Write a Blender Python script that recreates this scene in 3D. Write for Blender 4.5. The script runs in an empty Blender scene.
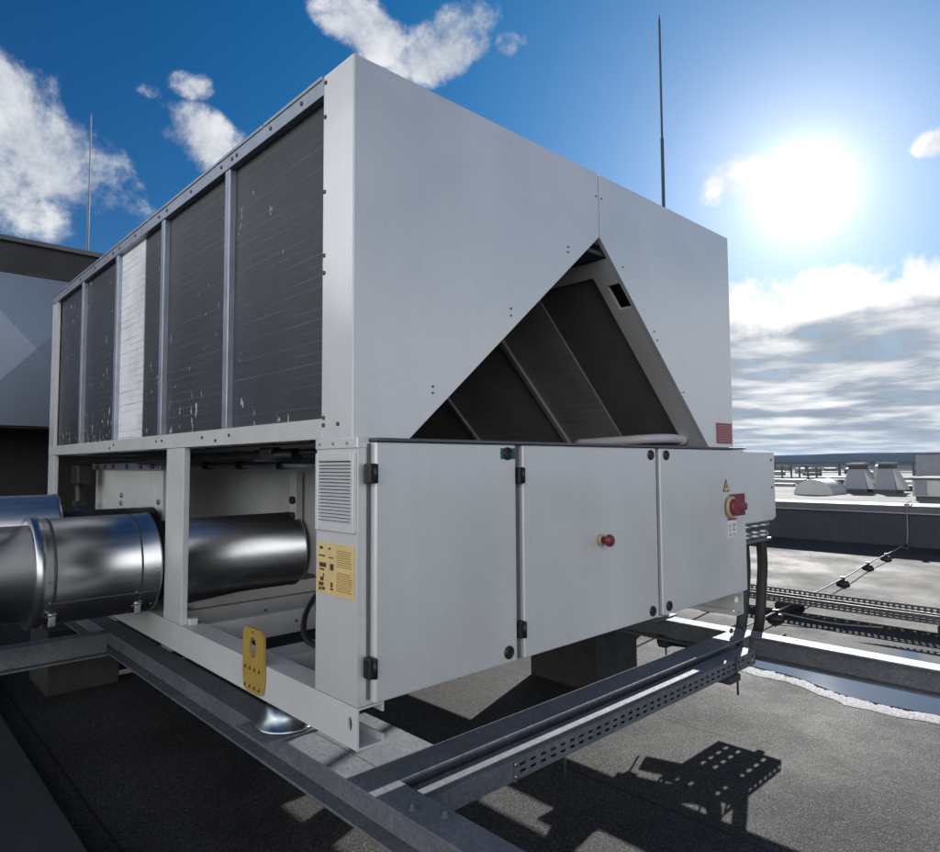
import bpy, bmesh, math, random
from mathutils import Vector, Matrix
random.seed(7)
R = math.radians
SC = bpy.context.scene
COL = SC.collection
HAZE = .000022
GZ = -0.71                      # roof level (chiller base = 0)

# ------------------------------------------------------------------ materials
def nt(m):
    m.use_nodes = True
    return m.node_tree
def N(t, kind, **kw):
    n = t.nodes.new(kind)
    for k, v in kw.items():
        if k == 'ins':
            for a, b in v.items(): n.inputs[a].default_value = b
        else: setattr(n, k, v)
    return n
def L(t, a, b): t.links.new(a, b)
def ramp(t, fac, stops, interp='LINEAR'):
    r = N(t, 'ShaderNodeValToRGB'); r.color_ramp.interpolation = interp
    e = r.color_ramp.elements
    while len(e) < len(stops): e.new(0.5)
    for i, (p, c) in enumerate(stops):
        e[i].position = p
        e[i].color = (c, c, c, 1) if isinstance(c, (int, float)) else (*c, 1)
    L(t, fac, r.inputs[0]); return r
def mat(name, col, rough=.5, metal=0, var=.06, scale=6, bump=0, bscale=60, rvar=.06, spec=.5, stretch=None, coat=0):
    """Principled with large-scale tone variation, roughness variation and optional fine bump."""
    m = bpy.data.materials.new(name); t = nt(m); b = t.nodes['Principled BSDF']
    tc = N(t, 'ShaderNodeTexCoord')
    src = tc.outputs['Object']
    if stretch:
        mp = N(t, 'ShaderNodeMapping'); mp.inputs['Scale'].default_value = stretch
        L(t, src, mp.inputs[0]); src = mp.outputs[0]
    n = N(t, 'ShaderNodeTexNoise', ins={'Scale': scale, 'Detail': 6, 'Roughness': .6}); L(t, src, n.inputs['Vector'])
    c0 = tuple(max(0, c*(1-var*2)) for c in col); c1 = tuple(min(1, c*(1+var*2)) for c in col)
    r = ramp(t, n.outputs['Fac'], [(.25, c0), (.75, c1)])
    L(t, r.outputs[0], b.inputs['Base Color'])
    rr = N(t, 'ShaderNodeMapRange', ins={'From Min': .3, 'From Max': .7, 'To Min': max(0, rough-rvar), 'To Max': min(1, rough+rvar)})
    n2 = N(t, 'ShaderNodeTexNoise', ins={'Scale': scale*2.7, 'Detail': 4}); L(t, src, n2.inputs['Vector'])
    L(t, n2.outputs['Fac'], rr.inputs[0]); L(t, rr.outputs[0], b.inputs['Roughness'])
    b.inputs['Metallic'].default_value = metal; b.inputs['Specular IOR Level'].default_value = spec
    if coat: b.inputs['Coat Weight'].default_value = coat
    if bump:
        n3 = N(t, 'ShaderNodeTexNoise', ins={'Scale': bscale, 'Detail': 3}); L(t, src, n3.inputs['Vector'])
        bp = N(t, 'ShaderNodeBump', ins={'Strength': bump, 'Distance': .01}); L(t, n3.outputs['Fac'], bp.inputs['Height'])
        L(t, bp.outputs[0], b.inputs['Normal'])
    return m

M = {}
M['paint_dull'] = mat('dull_grey_paint', (.42, .43, .44), .5, 0, .06, 4, .05, 8)
M['frame_paint'] = mat('frame_lacquer', (.55, .56, .56), .42, .0, .05, 5, .04, 12)
M['strip'] = mat('bare_aluminium_rail', (.33, .37, .43), .38, .6, .08, 9, .05, 20)
M['dark_steel'] = mat('dark_grey_steel', (.05, .055, .062), .5, .2, .1, 8)
M['tray_dark'] = mat('weathered_zinc_tray', (.10, .105, .115), .6, .2, .1, 12, spec=.3)
M['black'] = mat('black_plastic', (.012, .012, .013), .45, 0, .1, 20)
M['rubber'] = mat('black_rubber', (.014, .014, .015), .6, 0, .15, 30, .2, 80)
M['gasket'] = mat('grey_gasket', (.10, .105, .12), .6, 0, .1, 10)
M['bolt'] = mat('zinc_bolt', (.35, .36, .38), .35, .9, .1, 30)
M['screw'] = mat('dark_screw', (.10, .10, .11), .4, .7, .1, 30)
M['red'] = mat('red_plastic', (.18, .028, .042), .4, 0, .08, 30)
M['red_sign'] = mat('faded_red_sign', (.30, .09, .115), .5, 0, .05, 30)
M['red_print'] = mat('pale_print', (.42, .22, .24), .5, 0, .03, 30)
M['yellow'] = mat('yellow_lacquer', (.40, .27, .055), .45, 0, .06, 12)
M['yellow_sw'] = mat('pale_yellow_plastic', (.46, .36, .20), .45, 0, .04, 30)
M['label_y'] = mat('yellow_label', (.68, .52, .24), .5, 0, .05, 9)
M['print'] = mat('dark_print', (.06, .045, .02), .6, 0, .05, 30)
M['print_soft'] = mat('brown_print', (.38, .25, .07), .6, 0, .05, 30)
M['white_label'] = mat('white_label', (.78, .79, .80), .5, 0, .02, 30)
M['print_grey'] = mat('grey_print', (.25, .26, .28), .6, 0, .05, 30)
M['green'] = mat('green_plastic', (.01, .12, .10), .5, 0, .05, 30)
M['zinc'] = mat('passivated_zinc', (.44, .51, .54), .34, 1, .12, 14, .05, 20)
M['conduit'] = mat('grey_conduit', (.45, .46, .47), .4, 0, .05, 8)
M['concrete'] = mat('concrete', (.22, .22, .21), .85, 0, .12, 14, .3, 60)
M['plinth'] = mat('bitumen_wrapped_plinth', (.03, .029, .028), .75, 0, .2, 8, .3, 50)
M['vent_grey'] = mat('far_ventilator_paint', (.17, .19, .22), .5, 0, .06, 1)
M['vent_light'] = mat('far_duct_sheet', (.38, .385, .38), .5, .2, .06, 1)
M['coping'] = mat('coping_sheet', (.11, .113, .12), .75, .1, .06, 2, .04, 3)
M['conductor'] = mat('aluminium_wire', (.20, .21, .22), .7, .1, .05, 10)
M['fascia'] = mat('dark_fascia', (.013, .0125, .014), .55, 0, .12, 2, .05, 6)
M['recess'] = mat('recess_shade', (.012, .012, .014), .7, 0, .1, 3)  # shade of the open recess put into a near-black base colour

def paint(name, col, rough):
    m = bpy.data.materials.new(name); t = nt(m); b = t.nodes['Principled BSDF']
    g = N(t, 'ShaderNodeNewGeometry')
    mp = N(t, 'ShaderNodeMapping'); mp.inputs['Scale'].default_value = (16, 16, .8); L(t, g.outputs['Position'], mp.inputs[0])
    n1 = N(t, 'ShaderNodeTexNoise', ins={'Scale': 1.6, 'Detail': 7, 'Roughness': .6}); L(t, mp.outputs[0], n1.inputs['Vector'])     # rain streaks
    n2 = N(t, 'ShaderNodeTexNoise', ins={'Scale': 1.1, 'Detail': 6, 'Roughness': .62, 'Distortion': .4}); L(t, g.outputs['Position'], n2.inputs['Vector'])   # handling marks
    n3 = N(t, 'ShaderNodeTexNoise', ins={'Scale': 240, 'Detail': 2}); L(t, g.outputs['Position'], n3.inputs['Vector'])                # lacquer grain
    s1 = ramp(t, n1.outputs['Fac'], [(.30, .972), (.60, 1.0)]); s2 = ramp(t, n2.outputs['Fac'], [(.30, .90), (.68, 1.04)]); s3 = ramp(t, n3.outputs['Fac'], [(.3, .965), (.7, 1.03)])
    a = N(t, 'ShaderNodeMix', data_type='RGBA', blend_type='MULTIPLY'); a.inputs[0].default_value = 1; L(t, s1.outputs[0], a.inputs[6]); L(t, s2.outputs[0], a.inputs[7])
    a2 = N(t, 'ShaderNodeMix', data_type='RGBA', blend_type='MULTIPLY'); a2.inputs[0].default_value = 1; L(t, a.outputs[2], a2.inputs[6]); L(t, s3.outputs[0], a2.inputs[7])
    c = N(t, 'ShaderNodeMix', data_type='RGBA', blend_type='MULTIPLY'); c.inputs[0].default_value = 1; c.inputs[6].default_value = (*col, 1); L(t, a2.outputs[2], c.inputs[7])
    L(t, c.outputs[2], b.inputs['Base Color'])
    rr = N(t, 'ShaderNodeMapRange', ins={'From Min': .3, 'From Max': .7, 'To Min': rough-.08, 'To Max': rough+.1}); L(t, n2.outputs['Fac'], rr.inputs[0]); L(t, rr.outputs[0], b.inputs['Roughness'])
    b.inputs['Metallic'].default_value = .38; b.inputs['Specular IOR Level'].default_value = .6
    w_ = N(t, 'ShaderNodeTexNoise', ins={'Scale': 1.9, 'Detail': 2}); L(t, g.outputs['Position'], w_.inputs['Vector'])
    bp = N(t, 'ShaderNodeBump', ins={'Strength': .22, 'Distance': .012}); L(t, w_.outputs['Fac'], bp.inputs['Height']); L(t, bp.outputs[0], b.inputs['Normal'])
    return m
M['paint'] = paint('light_grey_lacquer', (.80, .81, .81), .33)
M['paint_door'] = paint('door_lacquer', (.77, .79, .79), .36)

def galv():
    m = bpy.data.materials.new('galvanised_steel'); t = nt(m); b = t.nodes['Principled BSDF']
    tc = N(t, 'ShaderNodeTexCoord')
    v = N(t, 'ShaderNodeTexVoronoi', ins={'Scale': 75}); L(t, tc.outputs['Object'], v.inputs['Vector'])
    n = N(t, 'ShaderNodeTexNoise', ins={'Scale': 3.2, 'Detail': 8, 'Roughness': .65}); L(t, tc.outputs['Object'], n.inputs['Vector'])
    mx = N(t, 'ShaderNodeMix', data_type='FLOAT'); mx.inputs[0].default_value = .72
    L(t, v.outputs['Color'], mx.inputs[2]); L(t, n.outputs['Fac'], mx.inputs[3])
    r = ramp(t, mx.outputs[0], [(.2, (.10, .113, .132)), (.5, (.155, .17, .192)), (.8, (.25, .265, .285))])
    L(t, r.outputs[0], b.inputs['Base Color'])
    rr = N(t, 'ShaderNodeMapRange', ins={'To Min': .60, 'To Max': .74}); L(t, v.outputs['Distance'], rr.inputs[0])
    rr.inputs['From Max'].default_value = .6
    L(t, rr.outputs[0], b.inputs['Roughness']); b.inputs['Metallic'].default_value = .5; b.inputs['Specular IOR Level'].default_value = .3
    return m
M['galv'] = galv()

def stainless(name, col, rough, stretch):
    m = bpy.data.materials.new(name); t = nt(m); b = t.nodes['Principled BSDF']
    tc = N(t, 'ShaderNodeTexCoord'); mp = N(t, 'ShaderNodeMapping'); mp.inputs['Scale'].default_value = stretch
    L(t, tc.outputs['Object'], mp.inputs[0])
    n = N(t, 'ShaderNodeTexNoise', ins={'Scale': 1, 'Detail': 6, 'Roughness': .6}); L(t, mp.outputs[0], n.inputs['Vector'])
    n2 = N(t, 'ShaderNodeTexNoise', ins={'Scale': 3, 'Detail': 3}); L(t, tc.outputs['Object'], n2.inputs['Vector'])
    r = ramp(t, n.outputs['Fac'], [(.3, tuple(c*.93 for c in col)), (.7, tuple(min(1, c*1.05) for c in col))])
    L(t, r.outputs[0], b.inputs['Base Color'])
    rr = N(t, 'ShaderNodeMapRange', ins={'From Min': .3, 'From Max': .7, 'To Min': rough*.92, 'To Max': rough*1.1}); L(t, n.outputs['Fac'], rr.inputs[0])
    L(t, rr.outputs[0], b.inputs['Roughness']); b.inputs['Metallic'].default_value = 1
    bp = N(t, 'ShaderNodeBump', ins={'Strength': .15, 'Distance': .015}); L(t, n2.outputs['Fac'], bp.inputs['Height']); L(t, bp.outputs[0], b.inputs['Normal'])
    return m
M['stainless'] = stainless('aluminium_cladding', (.55, .57, .60), .26, (30, 3, 3))
M['clad_dark'] = stainless('cladding_sheet', (.50, .51, .52), .30, (3, 30, 30))
M['sheet'] = stainless('galvanised_duct_sheet', (.15, .18, .235), .40, (2, 2, 26))
M['inner_panel'] = stainless('inner_steel_panel', (.50, .50, .49), .4, (2, 2, 30))

def coil(name, base, fin, specks):
    """condenser fins: fine horizontal joints and vertical fins, damaged spots."""
    m = bpy.data.materials.new(name); t = nt(m); b = t.nodes['Principled BSDF']
    g = N(t, 'ShaderNodeNewGeometry'); s = N(t, 'ShaderNodeSeparateXYZ'); L(t, g.outputs['Position'], s.inputs[0])
    zz = N(t, 'ShaderNodeMath', operation='MULTIPLY', ins={1: 24.0}); L(t, s.outputs['Z'], zz.inputs[0])
    fr = N(t, 'ShaderNodeMath', operation='FRACT'); L(t, zz.outputs[0], fr.inputs[0])
    ln = N(t, 'ShaderNodeMath', operation='GREATER_THAN', ins={1: .86}); L(t, fr.outputs[0], ln.inputs[0])
    mp = N(t, 'ShaderNodeMapping'); mp.inputs['Scale'].default_value = (1.5, 1.5, 24); L(t, g.outputs['Position'], mp.inputs[0])
    nz = N(t, 'ShaderNodeTexNoise', ins={'Scale': 1.4, 'Detail': 5}); L(t, mp.outputs[0], nz.inputs['Vector'])
    nr = ramp(t, nz.outputs['Fac'], [(.38, 0.0), (.62, 1.0)])
    lm = N(t, 'ShaderNodeMath', operation='MULTIPLY'); L(t, ln.outputs[0], lm.inputs[0]); L(t, nr.outputs[0], lm.inputs[1])
    big = N(t, 'ShaderNodeTexNoise', ins={'Scale': 1.7, 'Detail': 6, 'Roughness': .7}); L(t, g.outputs['Position'], big.inputs['Vector'])
    c0 = ramp(t, big.outputs['Fac'], [(.3, tuple(c*.75 for c in base)), (.7, tuple(c*1.35 for c in base))])
    mx = N(t, 'ShaderNodeMix', data_type='RGBA'); L(t, lm.outputs[0], mx.inputs[0]); L(t, c0.outputs[0], mx.inputs[6]); mx.inputs[7].default_value = (*fin, 1)
    out = mx.outputs[2]
    if specks:
        mp2 = N(t, 'ShaderNodeMapping'); mp2.inputs['Scale'].default_value = (6, 6, 2.4); L(t, g.outputs['Position'], mp2.inputs[0])
        n1 = N(t, 'ShaderNodeTexNoise', ins={'Scale': 4.2, 'Detail': 4, 'Roughness': .65}); L(t, mp2.outputs[0], n1.inputs['Vector'])
        n0 = N(t, 'ShaderNodeTexNoise', ins={'Scale': 1.1, 'Detail': 1}); L(t, g.outputs['Position'], n0.inputs['Vector'])
        # more damage towards the bottom edge where the fins get knocked
        low = N(t, 'ShaderNodeMapRange', ins={'From Min': 1.11, 'From Max': 1.34, 'To Min': .055, 'To Max': 0}); L(t, s.outputs['Z'], low.inputs[0])
        a = N(t, 'ShaderNodeMath', operation='ADD'); L(t, n1.outputs['Fac'], a.inputs[0]); L(t, low.outputs[0], a.inputs[1])
        a2 = N(t, 'ShaderNodeMath', operation='MULTIPLY_ADD', ins={1: .25}); L(t, n0.outputs['Fac'], a2.inputs[0]); L(t, a.outputs[0], a2.inputs[2])
        sp = ramp(t, a2.outputs[0], [(.80, 0.0), (.835, 1.0)])
        m2 = N(t, 'ShaderNodeMix', data_type='RGBA'); L(t, sp.outputs[0], m2.inputs[0]); L(t, out, m2.inputs[6]); m2.inputs[7].default_value = (.62, .63, .65, 1)
        out = m2.outputs[2]
    L(t, out, b.inputs['Base Color'])
    b.inputs['Roughness'].default_value = .42; b.inputs['Metallic'].default_value = .15
    bp = N(t, 'ShaderNodeBump', ins={'Strength': .35, 'Distance': .004}); L(t, ln.outputs[0], bp.inputs['Height']); bp.invert = True
    wv = N(t, 'ShaderNodeTexWave', ins={'Scale': 60}); wv.bands_direction = 'Y'; L(t, g.outputs['Position'], wv.inputs['Vector'])
    bp2 = N(t, 'ShaderNodeBump', ins={'Strength': .25, 'Distance': .002}); L(t, wv.outputs['Fac'], bp2.inputs['Height']); L(t, bp.outputs[0], bp2.inputs['Normal'])
    L(t, bp2.outputs[0], b.inputs['Normal'])
    return m
M['coil'] = coil('condenser_fins', (.032, .035, .042), (.075, .08, .09), True)
M['coil_white'] = coil('bright_fins', (.80, .81, .83), (.50, .51, .53), False)
M['coil_in'] = coil('inner_fins', (.38, .365, .35), (.50, .485, .47), False)
M['inner_dark'] = mat('inner_blank_sheet', (.16, .157, .155), .55, .1, .08, 5)
M['cheek'] = mat('inner_cheek_sheet', (.55, .55, .55), .5, 0, .05, 5)

def felt():
    """mineral-surfaced bitumen felt: dark, granular, with lap seams and worn tracks."""
    m = bpy.data.materials.new('mineral_bitumen_felt'); t = nt(m); b = t.nodes['Principled BSDF']
    g = N(t, 'ShaderNodeNewGeometry')
    n1 = N(t, 'ShaderNodeTexNoise', ins={'Scale': 150, 'Detail': 3, 'Roughness': .7}); L(t, g.outputs['Position'], n1.inputs['Vector'])
    n2 = N(t, 'ShaderNodeTexNoise', ins={'Scale': 1.1, 'Detail': 7, 'Roughness': .65}); L(t, g.outputs['Position'], n2.inputs['Vector'])
    n4 = N(t, 'ShaderNodeTexNoise', ins={'Scale': 22, 'Detail': 3}); L(t, g.outputs['Position'], n4.inputs['Vector'])
    s = N(t, 'ShaderNodeSeparateXYZ'); L(t, g.outputs['Position'], s.inputs[0])
    # lap seams along y every metre (x direction), slightly wavy
    wob = N(t, 'ShaderNodeMath', operation='MULTIPLY_ADD', ins={1: .03}); L(t, n2.outputs['Fac'], wob.inputs[0]); L(t, s.outputs['X'], wob.inputs[2])
    ad = N(t, 'ShaderNodeMath', operation='ADD', ins={1: .33}); L(t, wob.outputs[0], ad.inputs[0])
    fr = N(t, 'ShaderNodeMath', operation='FRACT'); L(t, ad.outputs[0], fr.inputs[0])
    seam = N(t, 'ShaderNodeMath', operation='LESS_THAN', ins={1: .017}); L(t, fr.outputs[0], seam.inputs[0])
    c = ramp(t, n1.outputs['Fac'], [(.3, (.011, .0112, .0114)), (.52, (.030, .0303, .0306)), (.70, (.14, .141, .142))])
    c2 = ramp(t, n2.outputs['Fac'], [(.3, .48), (.43, .85), (.47, 1.0), (.72, 1.4)])
    mu = N(t, 'ShaderNodeMix', data_type='RGBA', blend_type='MULTIPLY'); mu.inputs[0].default_value = 1
    L(t, c.outputs[0], mu.inputs[6]); L(t, c2.outputs[0], mu.inputs[7])
    mx = N(t, 'ShaderNodeMix', data_type='RGBA'); sm = N(t, 'ShaderNodeMath', operation='MULTIPLY', ins={1: .7}); L(t, seam.outputs[0], sm.inputs[0])
    L(t, sm.outputs[0], mx.inputs[0]); L(t, mu.outputs[2], mx.inputs[6]); mx.inputs[7].default_value = (.008, .008, .009, 1)
    L(t, mx.outputs[2], b.inputs['Base Color'])
    rr = N(t, 'ShaderNodeMapRange', ins={'From Min': .3, 'From Max': .7, 'To Min': .92, 'To Max': .76}); L(t, n1.outputs['Fac'], rr.inputs[0])
    rp_ = N(t, 'ShaderNodeMapRange', ins={'From Min': .35, 'From Max': .65, 'To Min': -.10, 'To Max': .06}); L(t, n2.outputs['Fac'], rp_.inputs[0])
    ra = N(t, 'ShaderNodeMath', operation='ADD', use_clamp=True); L(t, rr.outputs[0], ra.inputs[0]); L(t, rp_.outputs[0], ra.inputs[1])
    L(t, ra.outputs[0], b.inputs['Roughness'])
    b.inputs['Specular IOR Level'].default_value = .22
    hh = N(t, 'ShaderNodeMath', operation='MULTIPLY_ADD', ins={1: .5}); L(t, n4.outputs['Fac'], hh.inputs[0]); L(t, n1.outputs['Fac'], hh.inputs[2])
    bp = N(t, 'ShaderNodeBump', ins={'Strength': .55, 'Distance': .01}); L(t, hh.outputs[0], bp.inputs['Height']); L(t, bp.outputs[0], b.inputs['Normal'])
    return m
M['felt'] = felt()

def membrane():
    m = mat('parapet_membrane', (.028, .032, .045), .6, 0, .12, 3, .2, 8)
    return m
M['membrane'] = membrane()

def snow_roof():
    m = bpy.data.materials.new('pale_far_roof'); t = nt(m); b = t.nodes['Principled BSDF']
    g = N(t, 'ShaderNodeNewGeometry')
    n = N(t, 'ShaderNodeTexNoise', ins={'Scale': .16, 'Detail': 9, 'Roughness': .7}); L(t, g.outputs['Position'], n.inputs['Vector'])
    r = ramp(t, n.outputs['Fac'], [(.36, (.05, .055, .06)), (.5, (.14, .143, .146)), (.62, (.25, .253, .256))])
    L(t, r.outputs[0], b.inputs['Base Color'])
    b.inputs['Roughness'].default_value = .9; b.inputs['Specular IOR Level'].default_value = .2
    n2 = N(t, 'ShaderNodeTexNoise', ins={'Scale': 6, 'Detail': 5}); L(t, g.outputs['Position'], n2.inputs['Vector'])
    bp = N(t, 'ShaderNodeBump', ins={'Strength': .5, 'Distance': .05}); L(t, n2.outputs['Fac'], bp.inputs['Height']); L(t, bp.outputs[0], b.inputs['Normal'])
    return m
M['far_roof'] = snow_roof()

def water():
    m = bpy.data.materials.new('puddle_water'); t = nt(m); b = t.nodes['Principled BSDF']
    b.inputs['Base Color'].default_value = (.012, .014, .018, 1); b.inputs['Roughness'].default_value = .03
    b.inputs['IOR'].default_value = 1.33; b.inputs['Specular IOR Level'].default_value = 1.0
    g = N(t, 'ShaderNodeNewGeometry'); n = N(t, 'ShaderNodeTexNoise', ins={'Scale': 3, 'Detail': 2}); L(t, g.outputs['Position'], n.inputs['Vector'])
    bp = N(t, 'ShaderNodeBump', ins={'Strength': .04, 'Distance': .01}); L(t, n.outputs['Fac'], bp.inputs['Height']); L(t, bp.outputs[0], b.inputs['Normal'])
    return m
M['water'] = water()
def slush():
    m = mat('melting_ice', (.33, .335, .34), .75, 0, .5, 60, .5, 190, spec=.3)
    b = m.node_tree.nodes['Principled BSDF']; b.inputs['Subsurface Weight'].default_value = .25; b.inputs['Subsurface Radius'].default_value = (1, 1, 1); b.inputs['Subsurface Scale'].default_value = .03
    return m
M['slush'] = slush()
M['terrain'] = mat('far_plain', (.07, .08, .07), .95, 0, .25, .004, spec=0)
M['hill'] = mat('wooded_hill', (.010, .017, .024), .95, 0, .25, .01, spec=0)

# ------------------------------------------------------------------ mesh builder
class MB:
    def __init__(s): s.bm = bmesh.new()
    def box(s, lo, hi, bev=0):
        b = bmesh.new(); bmesh.ops.create_cube(b, size=1)
        c = [(lo[i]+hi[i])/2 for i in range(3)]; d = [abs(hi[i]-lo[i]) for i in range(3)]
        for v in b.verts: v.co = Vector((c[0]+v.co.x*d[0], c[1]+v.co.y*d[1], c[2]+v.co.z*d[2]))
        if bev: bmesh.ops.bevel(b, geom=b.edges[:], offset=min(bev, min(d)*.4), segments=2, affect='EDGES', profile=.5)
        s._merge(b); return s
    def _merge(s, b):
        me = bpy.data.meshes.new('tmp'); b.to_mesh(me); b.free(); s.bm.from_mesh(me); bpy.data.meshes.remove(me)
    def prism(s, pts, axis, a, b_):
        """polygon pts (2D) in the plane normal to axis, extruded from a to b_"""
        b = bmesh.new()
        def P(p, q):
            return {0: (q, p[0], p[1]), 1: (p[0], q, p[1]), 2: (p[0], p[1], q)}[axis]
        v0 = [b.verts.new(P(p, a)) for p in pts]; v1 = [b.verts.new(P(p, b_)) for p in pts]
        b.faces.new(v0); b.faces.new(v1[::-1]); n = len(pts)
        for i in range(n): b.faces.new((v0[i], v1[i], v1[(i+1) % n], v0[(i+1) % n]))
        bmesh.ops.recalc_face_normals(b, faces=b.faces[:])
        s._merge(b); return s
    def lathe(s, org, axis, prof, seg=28, smooth=True):
        """prof: list of (r, t) along axis direction"""
        ax = Vector(axis).normalized(); o = Vector(org)
        u = ax.orthogonal().normalized(); w = ax.cross(u); b = bmesh.new(); rings = []
        for r, tt in prof:
            rings.append([b.verts.new(o+ax*tt+(u*math.cos(2*math.pi*i/seg)+w*math.sin(2*math.pi*i/seg))*max(r, 1e-5)) for i in range(seg)])
        for k in range(len(rings)-1):
            for i in range(seg):
                f = b.faces.new((rings[k][i], rings[k][(i+1) % seg], rings[k+1][(i+1) % seg], rings[k+1][i])); f.smooth = smooth
        b.faces.new(rings[0][::-1]); b.faces.new(rings[-1])
        bmesh.ops.recalc_face_normals(b, faces=b.faces[:])
        s._merge(b); return s
    def cyl(s, p0, p1, r, r1=None, seg=20):
        d = Vector(p1)-Vector(p0); return s.lathe(p0, d, [(r, 0), (r if r1 is None else r1, d.length)], seg)
    def tube(s, pts, r, seg=10, sub=6):
        P = [Vector(p) for p in pts]
        if sub > 1 and len(P) > 2:                     # Catmull-Rom
            Q = []; E = [P[0]*2-P[1]]+P+[P[-1]*2-P[-2]]
            for i in range(1, len(E)-2):
                for k in range(sub):
                    t = k/sub; a, b_, c, d = E[i-1:i+3]
                    Q.append(.5*((2*b_)+(c-a)*t+(2*a-5*b_+4*c-d)*t*t+(3*b_-a-3*c+d)*t**3))
            Q.append(P[-1]); P = Q
        b = bmesh.new(); rings = []; u = None
        for i, p in enumerate(P):
            d = (P[min(i+1, len(P)-1)]-P[max(i-1, 0)]).normalized()
            if u is None: u = d.orthogonal().normalized()
            u = (u-d*u.dot(d)).normalized(); w = d.cross(u)
            rings.append([b.verts.new(p+(u*math.cos(2*math.pi*k/seg)+w*math.sin(2*math.pi*k/seg))*r) for k in range(seg)])
        for k in range(len(rings)-1):
            for i in range(seg):
                f = b.faces.new((rings[k][i], rings[k][(i+1) % seg], rings[k+1][(i+1) % seg], rings[k+1][i])); f.smooth = True
        b.faces.new(rings[0][::-1]); b.faces.new(rings[-1])
        bmesh.ops.recalc_face_normals(b, faces=b.faces[:])
        s._merge(b); return s
    def plate_hole(s, axis, lo, hi, q0, q1, c, ra, rb, n=32, corner=0.0):
        """rectangular plate lo..hi in the plane normal to axis, thickness q0..q1, elliptical hole at c"""
        def P(p, q): return {0: (q, p[0], p[1]), 1: (p[0], q, p[1]), 2: (p[0], p[1], q)}[axis]
        outer, inner = [], []
        for i in range(n):
            a = 2*math.pi*(i+.5)/n; dx, dy = math.cos(a), math.sin(a)
            tx = ((hi[0]-c[0]) if dx > 0 else (lo[0]-c[0]))/dx; ty = ((hi[1]-c[1]) if dy > 0 else (lo[1]-c[1]))/dy
            t_ = min(tx, ty); outer.append((c[0]+dx*t_, c[1]+dy*t_)); inner.append((c[0]+dx*ra, c[1]+dy*rb))
        # snap nearest outer samples to the corners
        for cx in (lo[0], hi[0]):
            for cy in (lo[1], hi[1]):
                k = min(range(n), key=lambda i: (outer[i][0]-cx)**2+(outer[i][1]-cy)**2)
                outer[k] = (cx+(corner if cx == lo[0] else -corner), cy+(corner if cy == lo[1] else -corner)) if corner else (cx, cy)
        b = bmesh.new()
        O0 = [b.verts.new(P(p, q0)) for p in outer]; O1 = [b.verts.new(P(p, q1)) for p in outer]
        I0 = [b.verts.new(P(p, q0)) for p in inner]; I1 = [b.verts.new(P(p, q1)) for p in inner]
        for i in range(n):
            j = (i+1) % n
            for f in ((O0[i], O0[j], I0[j], I0[i]), (O1[i], I1[i], I1[j], O1[j]), (O0[i], O1[i], O1[j], O0[j]), (I0[i], I0[j], I1[j], I1[i])): b.faces.new(f)
        bmesh.ops.recalc_face_normals(b, faces=b.faces[:])
        s._merge(b); return s
    def build(s, name, m, parent=None):
        vs = s.bm.verts
        lo = Vector([min(v.co[i] for v in vs) for i in range(3)]); hi = Vector([max(v.co[i] for v in vs) for i in range(3)])
        c = (lo+hi)/2
        if parent is None: c.z = lo.z
        for v in vs: v.co -= c
        me = bpy.data.meshes.new(name); s.bm.to_mesh(me); s.bm.free()
        me.materials.append(m)
        o = bpy.data.objects.new(name, me); COL.objects.link(o)
        o.location = c - (world_loc(parent) if parent else Vector((0, 0, 0)))
        o.parent = parent
        return o
def world_loc(o):
    v = Vector(o.location)
    while o.parent: o = o.parent; v += o.location
    return v
def thing(name, label, cat, loc=(0, 0, 0), group=None):
    o = bpy.data.objects.new(name, None); COL.objects.link(o); o.location = loc; o.empty_display_size = .1
    return tag(o, label, cat, group)
def tag(o, label=None, cat=None, group=None, kind=None):
    for k, v in (('label', label), ('category', cat), ('group', group), ('kind', kind)):
        if v: o[k] = v
    return o
def copy_tree(o, parent=None):
    c = o.copy(); COL.objects.link(c); c.parent = parent
    for ch in list(o.children): copy_tree(ch, c)
    return c
def ibeam(axis, a, b, c0, c1, zt, h=.14, tf=.011, tw=.009):
    """I-section along axis (0 = x, 1 = y) from a to b, flange between c0 and c1, top at zt"""
    mb = MB(); mid = (c0+c1)/2
    for lo, hi, z0, z1 in ((c0, c1, zt-tf, zt), (mid-tw/2, mid+tw/2, zt-h+tf, zt-tf), (c0, c1, zt-h, zt-h+tf)):
        if axis == 1: mb.box((lo, a, z0), (hi, b, z1), .002)
        else: mb.box((a, lo, z0), (b, hi, z1), .002)
    return mb
def perforated(mb, axis, a, b, z0, z1, q0, q1, rows=2, pitch=.05, slot=.026, sh=.009):
    """vertical wall along axis with rows of real slots"""
    def bx(s0, s1, za, zb):
        if axis == 0: mb.box((s0, q0, za), (s1, q1, zb))
        else: mb.box((q0, s0, za), (q1, s1, zb))
    H = z1-z0; zc = [z0+H*(i+1)/(rows+1) for i in range(rows)]
    prev = z0
    for zz in zc:
        bx(a, b, prev, zz-sh/2); prev = zz+sh/2
        s = a
        n = int((b-a)/pitch)
        for k in range(n):
            e = s+pitch-slot; bx(s, e, zz-sh/2, zz+sh/2); s += pitch
        if s < b-1e-4: bx(s, b, zz-sh/2, zz+sh/2)
    bx(a, b, prev, z1)
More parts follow.
